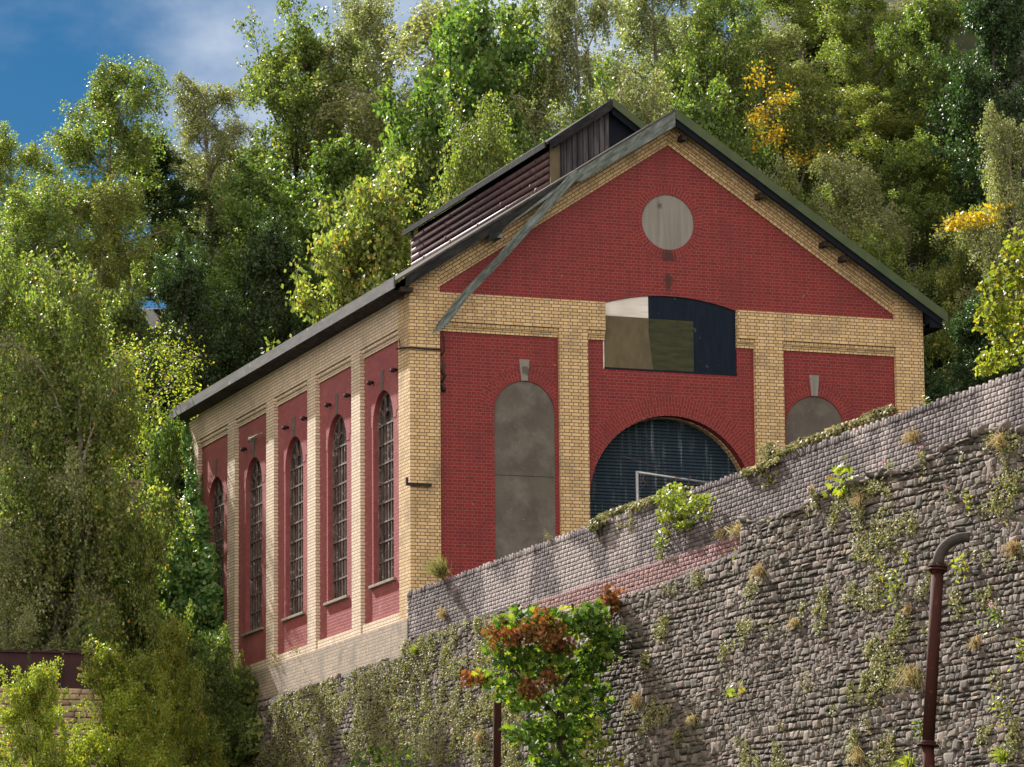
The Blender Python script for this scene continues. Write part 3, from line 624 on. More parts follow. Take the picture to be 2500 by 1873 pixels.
def leaf_lobed(C, rng, l, up=.5, bias=None, lv=.3):
    n = len(C); nrm = rng.normal(0,1,(n,3)); nrm /= np.linalg.norm(nrm,axis=1)[:,None]
    nrm = nrm + (np.array([0,0,up]) if bias is None else np.asarray(bias)); nrm /= np.linalg.norm(nrm,axis=1)[:,None]
    a = np.cross(nrm, rng.normal(0,1,(n,3))); a /= np.linalg.norm(a,axis=1)[:,None]; b = np.cross(nrm,a)
    s = l*(1+rng.uniform(-lv,lv,n)); k = len(LOBE)
    V = C[:,None]+(a[:,None]*LOBE[None,:,0:1]+b[:,None]*LOBE[None,:,1:2])*s[:,None,None]+nrm[:,None]*(np.abs(LOBE[:,0])*.25)[None,:,None]*s[:,None,None]
    return V.reshape(-1,3), np.arange(k*n).reshape(-1,k)
def crown_mesh(name, C, rng, mt, l, w, **k):
    V, F = leaf_quads(C, rng, l, w, **k); return quick_mesh(name, V, F, mt)
def grow(seed, H=10., R=3.2, limbs=18, base=.22, kind='oak', nleaf=42000, ll=.10, lw=.07, mt='l_green', bark='bark', lean=.05, autumn=0.):
    rng = np.random.default_rng(seed); tb = MB()
    nT = 9; tz = np.linspace(0, 1, nT)
    ph = rng.uniform(0, 6.28); T = [Vector((lean*H*t*math.cos(ph)+.03*H*math.sin(3*t+ph)*t, lean*H*t*math.sin(ph)+.03*H*math.cos(2.3*t+ph)*t, H*.93*t)) for t in tz]
    r0 = H*.013+.03
    tb.tube(T, [r0*(1-.88*t) for t in tz], 8)
    def trunk(t): i = min(int(t*(nT-1)), nT-2); return T[i].lerp(T[i+1], t*(nT-1)-i)
    tips = []; wts = []
    for i in range(limbs):
        t = base+(.97-base)*((i+rng.uniform(0,1))/limbs); az = i*2.399+rng.uniform(-.5,.5)
        s = (t-base)/(1-base)
        prof = {'oak': (math.sin(math.pi*min(1,(s*.8+.22)))**.7), 'birch': (1-s**1.8*.62)*(.7+.3*min(1,s*4)), 'bush': math.sqrt(max(.05,1-s*s))*.95}[kind]
        Ln = R*prof*rng.uniform(.5,1.35); el = rng.uniform(.25,.75)+s*.5
        p = trunk(t); d = Vector((math.cos(az)*math.cos(el), math.sin(az)*math.cos(el), math.sin(el)))
        pts = [p.copy()]; n = 6
        for k in range(n):
            d = (d+Vector(rng.normal(0,.16,3))+Vector((0,0,.05 if kind != 'birch' else (.1-.07*k)))).normalized(); p = p+d*(Ln/n); pts.append(p.copy())
        rr = r0*(1-.85*t)*.55
        tb.tube(pts, [rr*(1-.85*q/n)+.004 for q in range(n+1)], 5, cap=False)
        nsub = int(6+Ln*2.6)
        for j in range(nsub):
            q = rng.uniform(.25,1.); a = q*n; k = min(int(a), n-1); sp = pts[k].lerp(pts[k+1], a-k)
            sd = ((pts[k+1]-pts[k]).normalized()*.6+Vector(rng.normal(0,.65,3))).normalized(); sl_ = rng.uniform(.35,1.0)*(.35+.20*Ln)
            e1 = sp+sd*sl_*.5; sd2 = (sd+Vector(rng.normal(0,.25,3))+Vector((0,0,-.5 if kind == 'birch' else .1))).normalized(); e2 = e1+sd2*sl_*.55
            tb.tube([sp, e1, e2], [.013,.009,.004], 3, cap=False)
            for z_i in range(5):          # leafy twigs off each branchlet
                u_ = rng.uniform(.15, 1.); s0 = sp.lerp(e1, u_*2) if u_ < .5 else e1.lerp(e2, u_*2-1)
                td = ((e2-sp).normalized()*.7+Vector(rng.normal(0,.55,3))).normalized(); tl = rng.uniform(.25,.75)*(.8+.12*Ln)
                m_1 = s0+td*tl*.5; dr = -.55*tl if kind == 'birch' else .06
                m_2 = m_1+td*tl*(.32 if kind == 'birch' else .5)+Vector((0,0,dr))
                tips.append((s0,m_1,m_2)); wts.append(tl)
                if z_i < 2: tb.tube([s0,m_1,m_2], [.006,.005,.003], 3, cap=False)
    tips.append((T[-2],T[-1],T[-1]+Vector((0,0,.4)))); wts.append(1.2)
    A = np.array([[list(v) for v in t] for t in tips]); wt_ = np.array(wts)*rng.uniform(.1,1.9,len(wts)); wt_ /= wt_.sum()
    idx = rng.choice(len(tips), nleaf, p=wt_); q = rng.beta(2.2,1.1,nleaf)[:,None]*2
    Pn = np.where(q < 1, A[idx,0]*(1-q)+A[idx,1]*q, A[idx,1]*(2-q)+A[idx,2]*(q-1))
    # leaves gather in tufts along each twig
    tuft = rng.normal(0, .07, (len(tips), 5, 3)); ti = rng.integers(0, 5, nleaf); Pn = Pn+tuft[idx,ti]
    sg = .06 if kind != 'birch' else .05
    Pn += rng.normal(0, sg, (nleaf,3))
    if kind == 'birch': Pn[:,2] -= rng.exponential(.12, nleaf)
    tme = None
    bm = tb.bm; bmesh.ops.recalc_face_normals(bm, faces=bm.faces); tme = bpy.data.meshes.new('trunk'); bm.to_mesh(tme); bm.free(); tme.materials.append(M[bark])
    cme = crown_mesh('crown', Pn, rng, M[mt], ll, lw, up=.35)
    return tme, cme, H, R
KIND = {
 'birchA': grow(11, 11, 3.1, 24, .14, 'birch', 48000, .088, .062, 'l_birch', 'birchbark', .06),
 'birchB': grow(12, 11, 3.3, 26, .16, 'birch', 48000, .085, .06, 'l_olive', 'birchbark', .04),
 'oakA': grow(13, 10, 3.4, 24, .18, 'oak', 42000, .105, .078, 'l_green', 'bark', .05),
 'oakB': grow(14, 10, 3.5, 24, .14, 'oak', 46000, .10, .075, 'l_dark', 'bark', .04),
 'sycA': grow(15, 10, 3.4, 18, .2, 'oak', 32000, .13, .105, 'l_green', 'bark', .04),
 'bushA': grow(16, 6, 2.6, 18, .06, 'bush', 40000, .085, .06, 'l_bright', 'bark', .03),
 'bushB': grow(17, 6, 2.8, 18, .06, 'bush', 40000, .09, .065, 'l_birch', 'bark', .03),
 'wispA': grow(18, 12, 2.4, 16, .3, 'birch', 30000, .085, .06, 'l_olive', 'birchbark', .09),
}
def tree(kind, u, vtop, y, wd, label, cat='tree', name=None, leaf=None, group='trees on the hillside', rot=None, gz=None, extra=None):
    """u, vtop: where the top of the crown shows; y: depth; wd: crown width in metres"""
    p = at(u, vtop, y); gz = height(p.x, p.y)-.1 if gz is None else gz
    tme, cme, H0, R0 = KIND[kind]; hh = p.z-gz
    o = empty(name or {'b': 'birch_tree', 'w': 'birch_tree', 'o': 'broadleaf_tree', 's': 'sycamore_tree'}[kind[0]] if 'bush' not in kind else 'leafy_bush', (p.x, p.y, gz), label, cat, group)
    sz = hh/H0; sx = max(wd*1.3/(2*R0), .72*sz) if wd > 2.95 else wd*1.15/(2*R0)
    o.rotation_euler = (0, 0, rot if rot is not None else random.uniform(0, 6.28)); o.scale = (sx, sx, sz)
    t = bpy.data.objects.new('trunk', tme); COL.objects.link(t); t.parent = o
    c = bpy.data.objects.new('crown', cme); COL.objects.link(c); c.parent = o
    if leaf:
        c.data = cme if (cme.name, leaf) not in RECOL else RECOL[(cme.name, leaf)]
        if (cme.name, leaf) not in RECOL:
            d = cme.copy(); d.materials[0] = M[leaf]; RECOL[(cme.name, leaf)] = d; c.data = d
    return o
RECOL = {}
TL = [
# kind,u,vtop,y,width,label,kw
('birchA',262,118,41,4.92,'tall birch with a leaning pale trunk against the blue sky, highest tree at the left',dict(rot=2.0)),
('oakA',622,48,42,5.05,'tall dark-branched tree with a narrow pointed top against the white cloud',dict(rot=.5)),
('birchB',30,282,40,4.45,'brownish green tree at the left frame edge, its top just under the sky',dict(leaf='l_birch')),
('birchB',455,165,46,4.55,'hazy pale tree filling the dip between the tall birch and the pointed tree',dict()),
('wispA',755,70,42,3.57,'wispy birch with drooping arching crown against the cloud',dict(rot=1.2)),
('wispA',850,-60,36,6.0,'feathery birch rising out of the top of the frame beside the cloud',dict(rot=4)),
('sycA',985,10,31,5.6,'large sycamore with big dark green leaves above the ventilator roof',dict(rot=1.)),
('sycA',740,300,34,4.47,'sycamore with spreading leafy boughs left of the ventilator',dict(rot=3.,leaf='l_green')),
('birchB',1035,225,24.5,4.4,'rounded pale green tree directly behind the louvred ventilator',dict(leaf='l_birch',rot=2)),
('oakA',910,300,30,3.75,'mid green tree left of the rounded pale tree, behind the ventilator',dict(rot=2.6,leaf='l_green')),
('bushA',790,478,21.5,3.0,'yellowish bush showing over the long eaves, left of the ventilator',dict(leaf='l_birch')),
('birchB',1255,-60,34,4.8,'olive birch at the top of the frame above the small ventilator peak',dict()),
('birchA',1130,-30,36,4.2,'yellow green birch behind the dark sycamore at the top of the frame',dict()),
('birchB',1420,-90,36,5.0,'pale silvery birch above the gable apex',dict(rot=1.)),
('birchB',1340,160,26,3.6,'silvery olive tree between the ventilator peak and the gable peak',dict(rot=3)),
('birchA',1560,-50,32,4.6,'light green birch with thin dark stem right of the gable apex',dict(rot=2)),
('oakB',1520,150,25.5,3.0,'shaded dark tree just right of the gable apex',dict(leaf='l_green')),
('birchA',1700,-110,38,5.2,'bright yellow green tree at the top of the frame right of the gable',dict()),
('birchA',1730,120,28,4.0,'tree with a streak of golden autumn leaves above the right roof slope',dict(rot=1.4,aut=1)),
('birchA',1850,-60,33,4.4,'olive green tree with a few orange leaves, upper right of the roof',dict()),
('oakB',1985,-40,29,3.8,'shadowy tree with forked limbs at the upper right',dict(rot=.4,leaf='l_green')),
('oakB',2160,-90,24,4.6,'very dark tree in the top right corner of the frame',dict(rot=2.4)),
('birchA',1840,330,23,3.8,'dense olive green tree beside the middle of the right roof slope',dict(leaf='l_olive')),
('birchB',1720,385,22,3.0,'low silvery tree touching the right roof slope',dict(leaf='l_birch')),
('oakB',1980,300,25,4.0,'dark green tree between the roof slope and the right frame edge',dict(rot=5,leaf='l_green')),
('birchA',2110,440,18.5,3.0,'tree with one golden yellow bough near the right frame edge',dict(rot=2.2,aut=2)),
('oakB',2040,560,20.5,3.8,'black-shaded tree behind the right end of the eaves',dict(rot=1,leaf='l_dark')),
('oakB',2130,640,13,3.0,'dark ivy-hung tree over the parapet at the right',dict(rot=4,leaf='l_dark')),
('birchB',2190,230,17,3.4,'grey green tree on the right frame edge, lit from behind',dict(rot=0.7)),
('oakA',1650,250,30,4.0,'mid green tree behind the golden streak, above the roof slope',dict(rot=0)),
('birchA',1940,130,35,4.6,'bright tree high on the slope between two dark trees at the right',dict(rot=4.4)),
('birchA',80,385,35,4.63,'light birch with several upright stems at the left, under the sky line',dict(rot=1)),
('birchB',215,380,38,3.96,'grey green birch in front of the tall leaning birch',dict(leaf='l_birch')),
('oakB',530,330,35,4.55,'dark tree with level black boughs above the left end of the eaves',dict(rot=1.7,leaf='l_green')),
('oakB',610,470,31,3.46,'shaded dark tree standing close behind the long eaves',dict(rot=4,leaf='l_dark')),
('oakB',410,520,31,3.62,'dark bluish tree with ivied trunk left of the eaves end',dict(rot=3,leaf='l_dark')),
('birchA',150,540,12.5,3.4,'leafy birch half way down the left side',dict(rot=5)),
('birchB',15,560,14,3.2,'olive birch at the left frame edge, half way down',dict(leaf='l_birch')),
('oakA',250,640,29,3.41,'green tree behind the thin pale-stemmed tree at the left',dict(rot=2,leaf='l_green')),
('birchB',60,850,15,4.2,'wide olive birch at the lower left behind the rusty plates',dict(rot=.3)),
('birchA',190,960,13.5,3.2,'sprawling light green birch right of the wide olive birch',dict(rot=2)),
('birchB',10,1120,12,3.0,'low olive tree above the rusty plates at the left frame edge',dict(rot=3)),
('bushB',330,1010,17.5,2.6,'bush hiding the ruined brick pillar, yellow green on top',dict(leaf='l_green')),
('bushB',300,1215,12.0,2.4,'yellowish bush with thin twigs between the birches and the ivy',dict(leaf='l_birch')),
('bushA',255,1440,5.5,2.9,'bright yellow green bush at the bottom left, the brightest foliage there',dict(rot=1)),
('bushA',370,1385,8.0,1.9,'yellow green feathery bush just left of the ivy foot',dict(rot=2)),
('bushA',70,1475,4.5,2.4,'leafy sapling clump in front of the yellow block wall at the bottom left',dict(rot=3)),
('bushB',450,1420,11,2.2,'dark green bush at the foot of the ivied corner',dict(leaf='l_green',rot=2)),
('bushB',380,1560,9,2.4,'shaded ivy-leaved bush at the bottom, right of the bright bush',dict(leaf='l_green',rot=4)),
]
for t in TL:
    k, u, v, y, wd, lab, kw = t; kw = dict(kw); au = kw.pop('aut', 0)
    o = tree(k, u, v, y, wd, lab, cat='bush' if 'bush' in k else 'tree', group='bushes round the lower left' if 'bush' in k else 'trees on the hillside', **kw)
    if au:      # a bough that has turned yellow
        rg = np.random.default_rng(50+au); p = [at(*q) for q in ([(1640,170,y-1.6),(1690,215,y-1.7),(1640,250,y-1.8),(1670,290,y-1.7),(1625,320,y-1.8),(1725,340,y-1.6),(1780,345,y-1.6)] if au == 1 else [(2155,452,y-1.5),(2110,470,y-1.6),(2075,478,y-1.6),(2055,490,y-1.6),(2130,480,y-1.6)])]
        P = np.concatenate([np.array(p[i])[None]+rg.normal(0, 1, (n, 3))*s for i, (n, s) in enumerate(([(130,(.20,.25,.28)),(190,(.20,.25,.16)),(200,(.16,.25,.18)),(230,(.22,.25,.18)),(150,(.24,.25,.10)),(120,(.45,.3,.16)),(70,(.4,.3,.2))] if au == 1 else [(100,(.25,.25,.10)),(180,(.22,.25,.09)),(180,(.22,.25,.10)),(90,(.15,.25,.06)),(110,(.25,.25,.10))]))])
        me = crown_mesh('yellow_bough', P, rg, M['l_yellow'], .10, .075, up=.4)
        b_o = bpy.data.objects.new('yellow_bough', me); COL.objects.link(b_o); b_o.parent = o
        bpy.context.view_layer.update(); b_o.matrix_world = Matrix.Identity(4); b_o['label'] = 'bough of golden yellow leaves'

# ------------------------------------------------------------------ filler trees further up the slope, each standing in its own gap
for k, u, v, y, wd, lab in (
 ('birchA',1060,90,38,4.5,'green birch half hidden behind the big sycamore'),
 ('birchB',1480,20,39,4.5,'pale birch on the upper slope straight above the gable apex'),
 ('oakA',1790,60,39,4.8,'dense tree on the upper slope above the golden leaves'),
 ('birchB',2080,60,38,4.8,'olive tree on the upper slope near the dark corner'),
 ('oakB',330,300,45,4.6,'dark tree behind the grey green birch at the left'),
 ('oakB',690,360,38,4.4,'dark tree in the gap left of the sycamore'),
 ('oakA',1240,240,28,4.2,'leafy green tree behind the boarded end of the ventilator'),
 ('birchA',1900,480,21,3.4,'sunlit olive tree above the lower end of the right roof slope'),
 ('birchB',120,720,12.8,3.2,'pale olive birch between the two leafy birches at the left'),
 ('oakB',330,760,27,3.8,'dark green tree behind the pale stem by the eaves end'),
 ('birchB',800,-30,44,5.0,'pale birch at the top of the frame between the cloud and the big sycamore'),
 ('birchB',480,330,50,5.0,'distant grey green tree closing the gap left of the pointed tree'),
 ('oakB',250,520,44,5.2,'dark round tree far behind the pale-stemmed tree'),
 ('birchA',1880,180,30,4.4,'fine leaved olive birch on the slope between the golden leaves and the dark corner'),
 ('birchB',2020,180,33,4.4,'pale olive birch on the upper slope at the right'),
 ('birchA',2060,330,26,3.8,'olive birch above the golden bough at the right'),
 ('birchB',1640,60,36,4.6,'pale leafy birch above the golden leaves'),
 ('birchB',1610,330,24,3.0,'small silvery tree just above the upper right roof slope')):
    tree(k, u, v, y, wd, lab, group='trees on the hillside')

# ------------------------------------------------------------------ thin pale-stemmed tree by the eaves end
def thin_tree():
    rg = np.random.default_rng(5); y = 18.9
    base = at(372, 1180, y); root = empty('thin_tree', tuple(base), 'thin tree with a bare pale crooked stem and sparse yellowing leaves beside the eaves end', 'tree', 'trees on the hillside')
    S = [[(372,1180,.07),(370,1100,.065),(345,1040,.055),(322,985,.05),(318,950,.045),(302,900,.04),(300,860,.034),(285,800,.02),(290,760,.01)],
         [(318,950,.03),(350,920,.026),(395,890,.02),(430,868,.012)], [(322,905,.03),(322,870,.026),(350,840,.02),(385,800,.014),(420,770,.01)],
         [(302,900,.028),(270,895,.02),(240,905,.014)], [(345,1040,.025),(300,1010,.02),(270,990,.014),(235,1010,.01)],
         [(368,1060,.028),(385,1020,.024),(380,990,.018),(402,950,.01)], [(318,950,.02),(280,860,.016),(262,820,.01)], [(300,860,.02),(320,800,.014),(345,750,.01)]]
    tb = MB(); tips = []
    for k, st in enumerate(S):
        pts = [at(u, v, y+.35*math.sin(k*2.1+j*.6)*(j > 0)) for j, (u, v, r) in enumerate(st)]
        tb.tube(pts, [r*.9 for _, _, r in st], 7); tips += pts[2:]
        for p in pts[2:]:
            for _ in range(5):
                d = Vector(rg.normal(0, .42, 3)); tb.tube([p, p+d*.6+Vector((0,0,.1)), p+d], [.008,.006,.003], 3); tips += [p+d, p+d*.6]
    tb.build('stem', M['birchbark'], root)
    A = np.array([list(t) for t in tips]); P = A[rg.integers(0, len(A), 3400)]+rg.normal(0, .15, (3400, 3))
    P = np.concatenate([P, np.array([list(at(rg.uniform(225,430), rg.uniform(720,980), y)) for _ in range(60)])[rg.integers(0,60,1500)]+rg.normal(0,.2,(1500,3))])
    put(bpy.data.objects.new('crown', crown_mesh('crown', P, rg, M['l_bright'], .07, .05)), root)
thin_tree()

# ------------------------------------------------------------------ ivy over the far corner
def ivy(name, label, blobs, seed, mt, ll=.12, cat='ivy', bias=(-.9,-.7,.5), group=None, lobed=False, sr=.03):
    """blobs: (centre, half sizes, leaves): a leafy shell round each"""
    rg = np.random.default_rng(seed); c0 = blobs[0][0]
    root = empty(name, tuple(c0), label, cat, group); P = []
    for c, s, n in blobs:
        q = rg.normal(0, 1, (n, 3)); q /= np.linalg.norm(q, axis=1)[:, None]; q *= (rg.uniform(.35, 1.0, n)**.5)[:, None]
        lump = np.sin(q*7+seed)*.12; P.append(np.array(c)[None]+(q+lump)*np.array(s)[None])
    P = np.concatenate(P)
    if lobed: V, F = leaf_lobed(P, rg, ll, bias=bias); me = quick_mesh('foliage', V, F, M[mt], nper=len(LOBE))
    else: V, F = leaf_quads(P, rg, ll, ll*.85, bias=bias); me = quick_mesh('foliage', V, F, M[mt])
    put(bpy.data.objects.new('foliage', me), root)
    for c, s, n in blobs[:6]:
        z0 = min(b_[0][2]-b_[1][2] for b_ in blobs)
        for _ in range(3):
            x, y = c[0]+rg.uniform(-.3,.3)*s[0], c[1]+rg.uniform(-.4,.4)*s[1]
            MB().tube([(x+.05,y,max(z0,c[2]-s[2]*2)),(x+rg.uniform(-.2,.2)*s[0],y+rg.uniform(-.2,.2)*s[1],c[2]-s[2]*.6),(x,y,c[2]+s[2]*.5)], [.4*sr,.3*sr,.15*sr], 5).build('stem', M['bark'], root)
    return root
def sh(u, v, y): p = at(u, v, y); return (p.x, p.y, p.z)
ivy('climbing_ivy', 'glossy green ivy covering the far corner of the building from the eaves to the ground', [
  (sh(422,1000,18.0),(.22,.45,.85),2600),(sh(425,1080,17.7),(.28,.6,.8),3000),(sh(430,1160,17.4),(.35,.9,.8),4200),(sh(410,1180,18.2),(.55,.8,.9),3600),
  (sh(440,1250,16.9),(.4,1.2,.9),5200),(sh(405,1290,17.6),(.65,1.2,.9),5200),(sh(440,1340,16.6),(.45,1.5,.9),5600),(sh(405,1380,16.8),(.8,1.3,1.0),5200),
  (sh(450,1430,15.6),(.5,1.6,.8),5200),(sh(400,1470,15.8),(.9,1.3,1.0),5200),(sh(440,1530,14.6),(.7,1.6,.9),5000),(sh(418,955,18.1),(.15,.3,.4),900),(sh(405,945,18.3),(.12,.2,.5),500)], 3, 'l_ivy', .13)
ivy('trailing_ivy', 'yellowish ivy tumbling over the left end of the rubble wall', [
  (sh(520,1490,12.0),(.3,1.0,.5),2200),(sh(500,1560,12.5),(.45,1.3,.6),3000),(sh(540,1600,11.2),(.3,1.2,.5),2200),(sh(490,1640,12.4),(.5,1.4,.6),2600)], 8, 'l_birch', .11)
ivy('ivy_mound', 'ivy heaped over the ruined lean-to left of the climbing ivy', [
  (sh(345,1240,16),(.9,.9,.5),3400),(sh(290,1270,15.5),(.9,.9,.55),2800),(sh(370,1330,16),(.7,.9,.7),3000),(sh(360,1190,16.4),(.4,.6,.25),900),(sh(330,1380,15),(.8,.9,.7),2400)], 9, 'l_ivy', .12)
ivy('parapet_ivy', 'dusty ivy creeping along the parapet coping in front of the right pilaster', [
  (sh(1700,975,-20.3),(.07,1.1,.08),800),(sh(1760,950,-21.4),(.07,.9,.08),600),(sh(1640,1010,-19.3),(.07,.9,.07),500),(sh(1820,925,-22.4),(.08,.8,.08),500),(sh(1895,898,-23.8),(.10,.7,.11),650),(sh(1660,1000,-19.6),(.06,.5,.4),500),(sh(1730,985,-20.8),(.06,.5,.35),450)], 10, 'l_weed', .07, bias=(-1,-.3,.8))
ivy('parapet_ivy', 'pale ivy on the parapet coping in front of the roller shutter', [
  (sh(1330,1105,-12.3),(.07,1.2,.07),520),(sh(1400,1085,-14.0),(.08,1.1,.09),700),(sh(1360,1125,-13),(.06,.8,.32),700),(sh(1290,1130,-11.6),(.08,.5,.12),400)], 11, 'l_weed', .07, bias=(-1,-.3,.8))
ivy('hanging_shrub', 'yellow leaved shrub hanging over the parapet below the steel frame', [
  (sh(1450,1070,-15.6),(.22,.75,.20),330),(sh(1500,1088,-16.8),(.20,.8,.15),230),(sh(1445,1110,-15.4),(.15,.6,.2),240),(sh(1475,1125,-16),(.1,.5,.2),130),(sh(1430,1165,-14.9),(.1,.3,.25),70),(sh(1525,1110,-17.2),(.1,.4,.12),50)], 12, 'l_bright', .075, cat='shrub', sr=.012)
ivy('young_birch', 'sunlit yellow green young birch growing behind the parapet at the right frame edge', [
  (sh(2170,640,-24),(.5,.5,.55),700),(sh(2205,560,-24.2),(.35,.5,.5),420),(sh(2195,720,-24),(.55,.5,.5),700),(sh(2150,780,-24),(.35,.4,.2),260),(sh(2140,690,-24),(.3,.4,.3),260),(sh(2125,800,-24),(.15,.2,.12),80)], 13, 'l_bright', .085, cat='tree', bias=(-.3,-.3,.4), sr=.02)

# ------------------------------------------------------------------ sycamore in front of the wall
def bush_tree(name, label, stems, clumps, seed, ll):
    rg = np.random.default_rng(seed); b0 = stems[0][0]
    root = empty(name, b0[:3], label, 'tree'); tb = MB()
    for st in stems: tb.tube([p[:3] for p in st], [p[3] for p in st], 8)
    tb.build('trunk', M['bark'], root)
    for mt, nm, cl, sz in clumps:
        P = []
        for c, s, n in cl:
            q = rg.normal(0, 1, (n, 3)); q /= np.linalg.norm(q, axis=1)[:, None]; q *= (rg.uniform(.1, 1.0, n)**.45)[:, None]; P.append(np.array(c)[None]+q*np.array(s)[None]+rg.normal(0,.06,(n,3)))
        P = np.concatenate(P)
        V, F = leaf_lobed(P, rg, ll*sz, bias=(-.35,-.45,.5) if nm != 'withered_leaves' else (-.8,-.6,-.2)); put(bpy.data.objects.new(nm, quick_mesh(nm, V, F, M[mt], nper=len(LOBE))), root)
    return root
def s4(u, v, y, r): p = at(u, v, y); return (p.x, p.y, p.z, r)
yy0 = -13.6
bush_tree('sycamore', 'young sycamore with green leaves and hanging brown withered clusters in front of the stone wall',
 [[s4(1215,1760,yy0,.10),s4(1213,1640,yy0,.09),s4(1212,1560,yy0,.08),s4(1205,1500,yy0,.06),s4(1190,1440,yy0,.04),s4(1170,1370,yy0,.02)],
  [s4(1212,1560,yy0,.04),s4(1160,1500,yy0-.2,.03),s4(1100,1440,yy0-.2,.02),s4(1070,1390,yy0,.01)], [s4(1205,1500,yy0,.04),s4(1250,1430,yy0+.2,.03),s4(1290,1370,yy0+.2,.015)],
  [s4(1160,1500,yy0-.2,.02),s4(1100,1480,yy0-.2,.012),s4(1030,1460,yy0-.2,.006)]],
 [('l_syc','crown',[(sh(1085,1385,yy0),(.35,.6,.30),170),(sh(1120,1352,yy0),(.38,.6,.26),200),(sh(1190,1345,yy0),(.45,.6,.28),240),(sh(1262,1345,yy0),(.40,.6,.26),220),(sh(1312,1372,yy0),(.28,.5,.24),130),(sh(1290,1410,yy0),(.4,.5,.32),200),(sh(1120,1430,yy0),(.45,.6,.30),200),(sh(1180,1420,yy0),(.45,.6,.32),230),(sh(1240,1440,yy0+.3),(.5,.6,.42),300),(sh(1095,1490,yy0),(.35,.5,.22),130),
    (sh(1130,1520,yy0),(.35,.5,.22),110),(sh(1215,1510,yy0),(.5,.6,.28),200),(sh(1135,1585,yy0),(.35,.5,.24),150),(sh(1190,1575,yy0),(.4,.5,.28),170),(sh(1245,1590,yy0+.2),(.4,.5,.34),180),(sh(1200,1645,yy0),(.6,.5,.26),230),(sh(1270,1520,yy0+.4),(.45,.4,.45),260),
    (sh(1045,1463,yy0-.2),(.22,.3,.13),60),(sh(1280,1330,yy0),(.3,.3,.2),90),(sh(1250,1700,yy0),(.7,.5,.4),300)],1.),
  ('l_brown','withered_leaves',[(sh(1085,1375,yy0-.6),(.35,.25,.20),150),(sh(1180,1370,yy0-.7),(.38,.25,.26),190),(sh(1170,1330,yy0-.5),(.12,.2,.14),60),(sh(1130,1370,yy0-.6),(.2,.2,.18),90),(sh(1215,1395,yy0-.5),(.22,.2,.16),90),(sh(1145,1490,yy0-.6),(.25,.2,.17),110),(sh(1185,1462,yy0-.6),(.2,.2,.17),80),(sh(1025,1468,yy0-.4),(.22,.2,.1),80),(sh(1005,1462,yy0-.4),(.08,.1,.06),25)],.62)], 21, .145)
rgb_ = np.random.default_rng(77)
def brown_spray():
    root = empty('withered_sprig', sh(1313,1315,-12.9), 'small rust brown withered sprig rooted at the top of the rubble wall', 'plant')
    P = np.concatenate([np.array(sh(u,v,-13.0))[None]+rgb_.normal(0,1,(n,3))*np.array(s) for u,v,n,s in ((1318,1290,120,(.07,.12,.09)),(1305,1325,90,(.09,.15,.07)),(1325,1305,80,(.06,.1,.1)))])
    V, F = leaf_lobed(P, rgb_, .10, bias=(-.8,-.6,0)); put(bpy.data.objects.new('foliage', quick_mesh('foliage', V, F, M['l_brown'], nper=len(LOBE))), root)
    MB().tube([sh(1310,1345,-13.0),sh(1318,1300,-13.05),sh(1322,1268,-13.1)], [.012,.008,.004], 5).build('stem', M['bark'], root)
brown_spray()

# ------------------------------------------------------------------ weeds rooted in the walls
def wallpt(u, v):
    """where the photograph shows this spot of the wall face"""
    r = fwd + RT*((u*2500/2212-1250)/FPX) - UP*((v*2500/2212-936.5)/FPX)
    x = -.25
    for _ in range(4):
        p = CAM_P + r*((x-CAM_P.x)/r.x); x = float(sf(np.array(p.y), np.array(p.z))) - .06 if p.z < stop(p.y) else -.11
    return p
def stem_plant(u, v, h, n, lab, mt='l_bright', ll=.07, flower=False, spread=.05, lean=0., name='wall_weed', lobed=False, group='weeds rooted in the walls', stems=3):
    rg = np.random.default_rng(int(u*7+v)); p = wallpt(u, v); root = empty(name, tuple(p), lab, 'plant', group); tb = MB(); P = []; tops = []
    for s in range(stems):
        a = Vector((-.10-.10*rg.random(), rg.normal(0,.18)+lean, 1)).normalized(); hh = h*rg.uniform(.65,1.); st = p+Vector((.05, rg.normal(0,spread*.8), -.05))
        pts = [st+a*hh*t+Vector((-.10*t*t, 0, 0)) for t in (0,.35,.7,1.)]; tb.tube(pts, [.007,.006,.005,.003], 5); tops.append(pts[-1])
        for q in range(n//stems):
            t = rg.uniform(.12,1); k = min(int(t*3),2); c = st+a*hh*t+Vector((-.10*t*t,0,0))+Vector(rg.normal(0,spread*(1.25-t*.7),3)); P.append(list(c))
    tb.build('stem', M['l_weed'] if mt != 'l_brown' else M['bark'], root); P = np.array(P)
    if lobed: V, F = leaf_lobed(P, rg, ll, bias=(-.7,-.5,.6)); me = quick_mesh('foliage', V, F, M[mt], nper=len(LOBE))
    else: V, F = leaf_quads(P, rg, ll, ll*.42, bias=(-.5,-.4,.8)); me = quick_mesh('foliage', V, F, M[mt])
    put(bpy.data.objects.new('foliage', me), root)
    if flower:
        Q = np.concatenate([np.array(list(t))[None]+rg.normal(0,.022,(14,3)) for t in tops]); V, F = leaf_quads(Q, rg, .03, .03)
        put(bpy.data.objects.new('flowers', quick_mesh('flowers', V, F, M['flower'])), root)
    return root
stem_plant(1928,1030,.42,60,'flower stem in front of the parapet, left of two tall ones at the right', 'l_weed', flower=True, stems=2)
stem_plant(1994,1018,.45,60,'flower stem in front of the parapet, right of two tall ones at the right', 'l_weed', flower=True, stems=2)
stem_plant(1765,1105,.55,110,'pale leafy stems against the parapet, left of the yellow maple sprig', 'l_weed', flower=True)
stem_plant(2060,1085,.36,60,'yellowish leaf stems on the rubble wall top at the right', 'l_weed', flower=True, stems=2)
stem_plant(2095,1105,.40,50,'thin green weed on the rubble wall, close under the right end of the parapet', 'l_bright', stems=2)
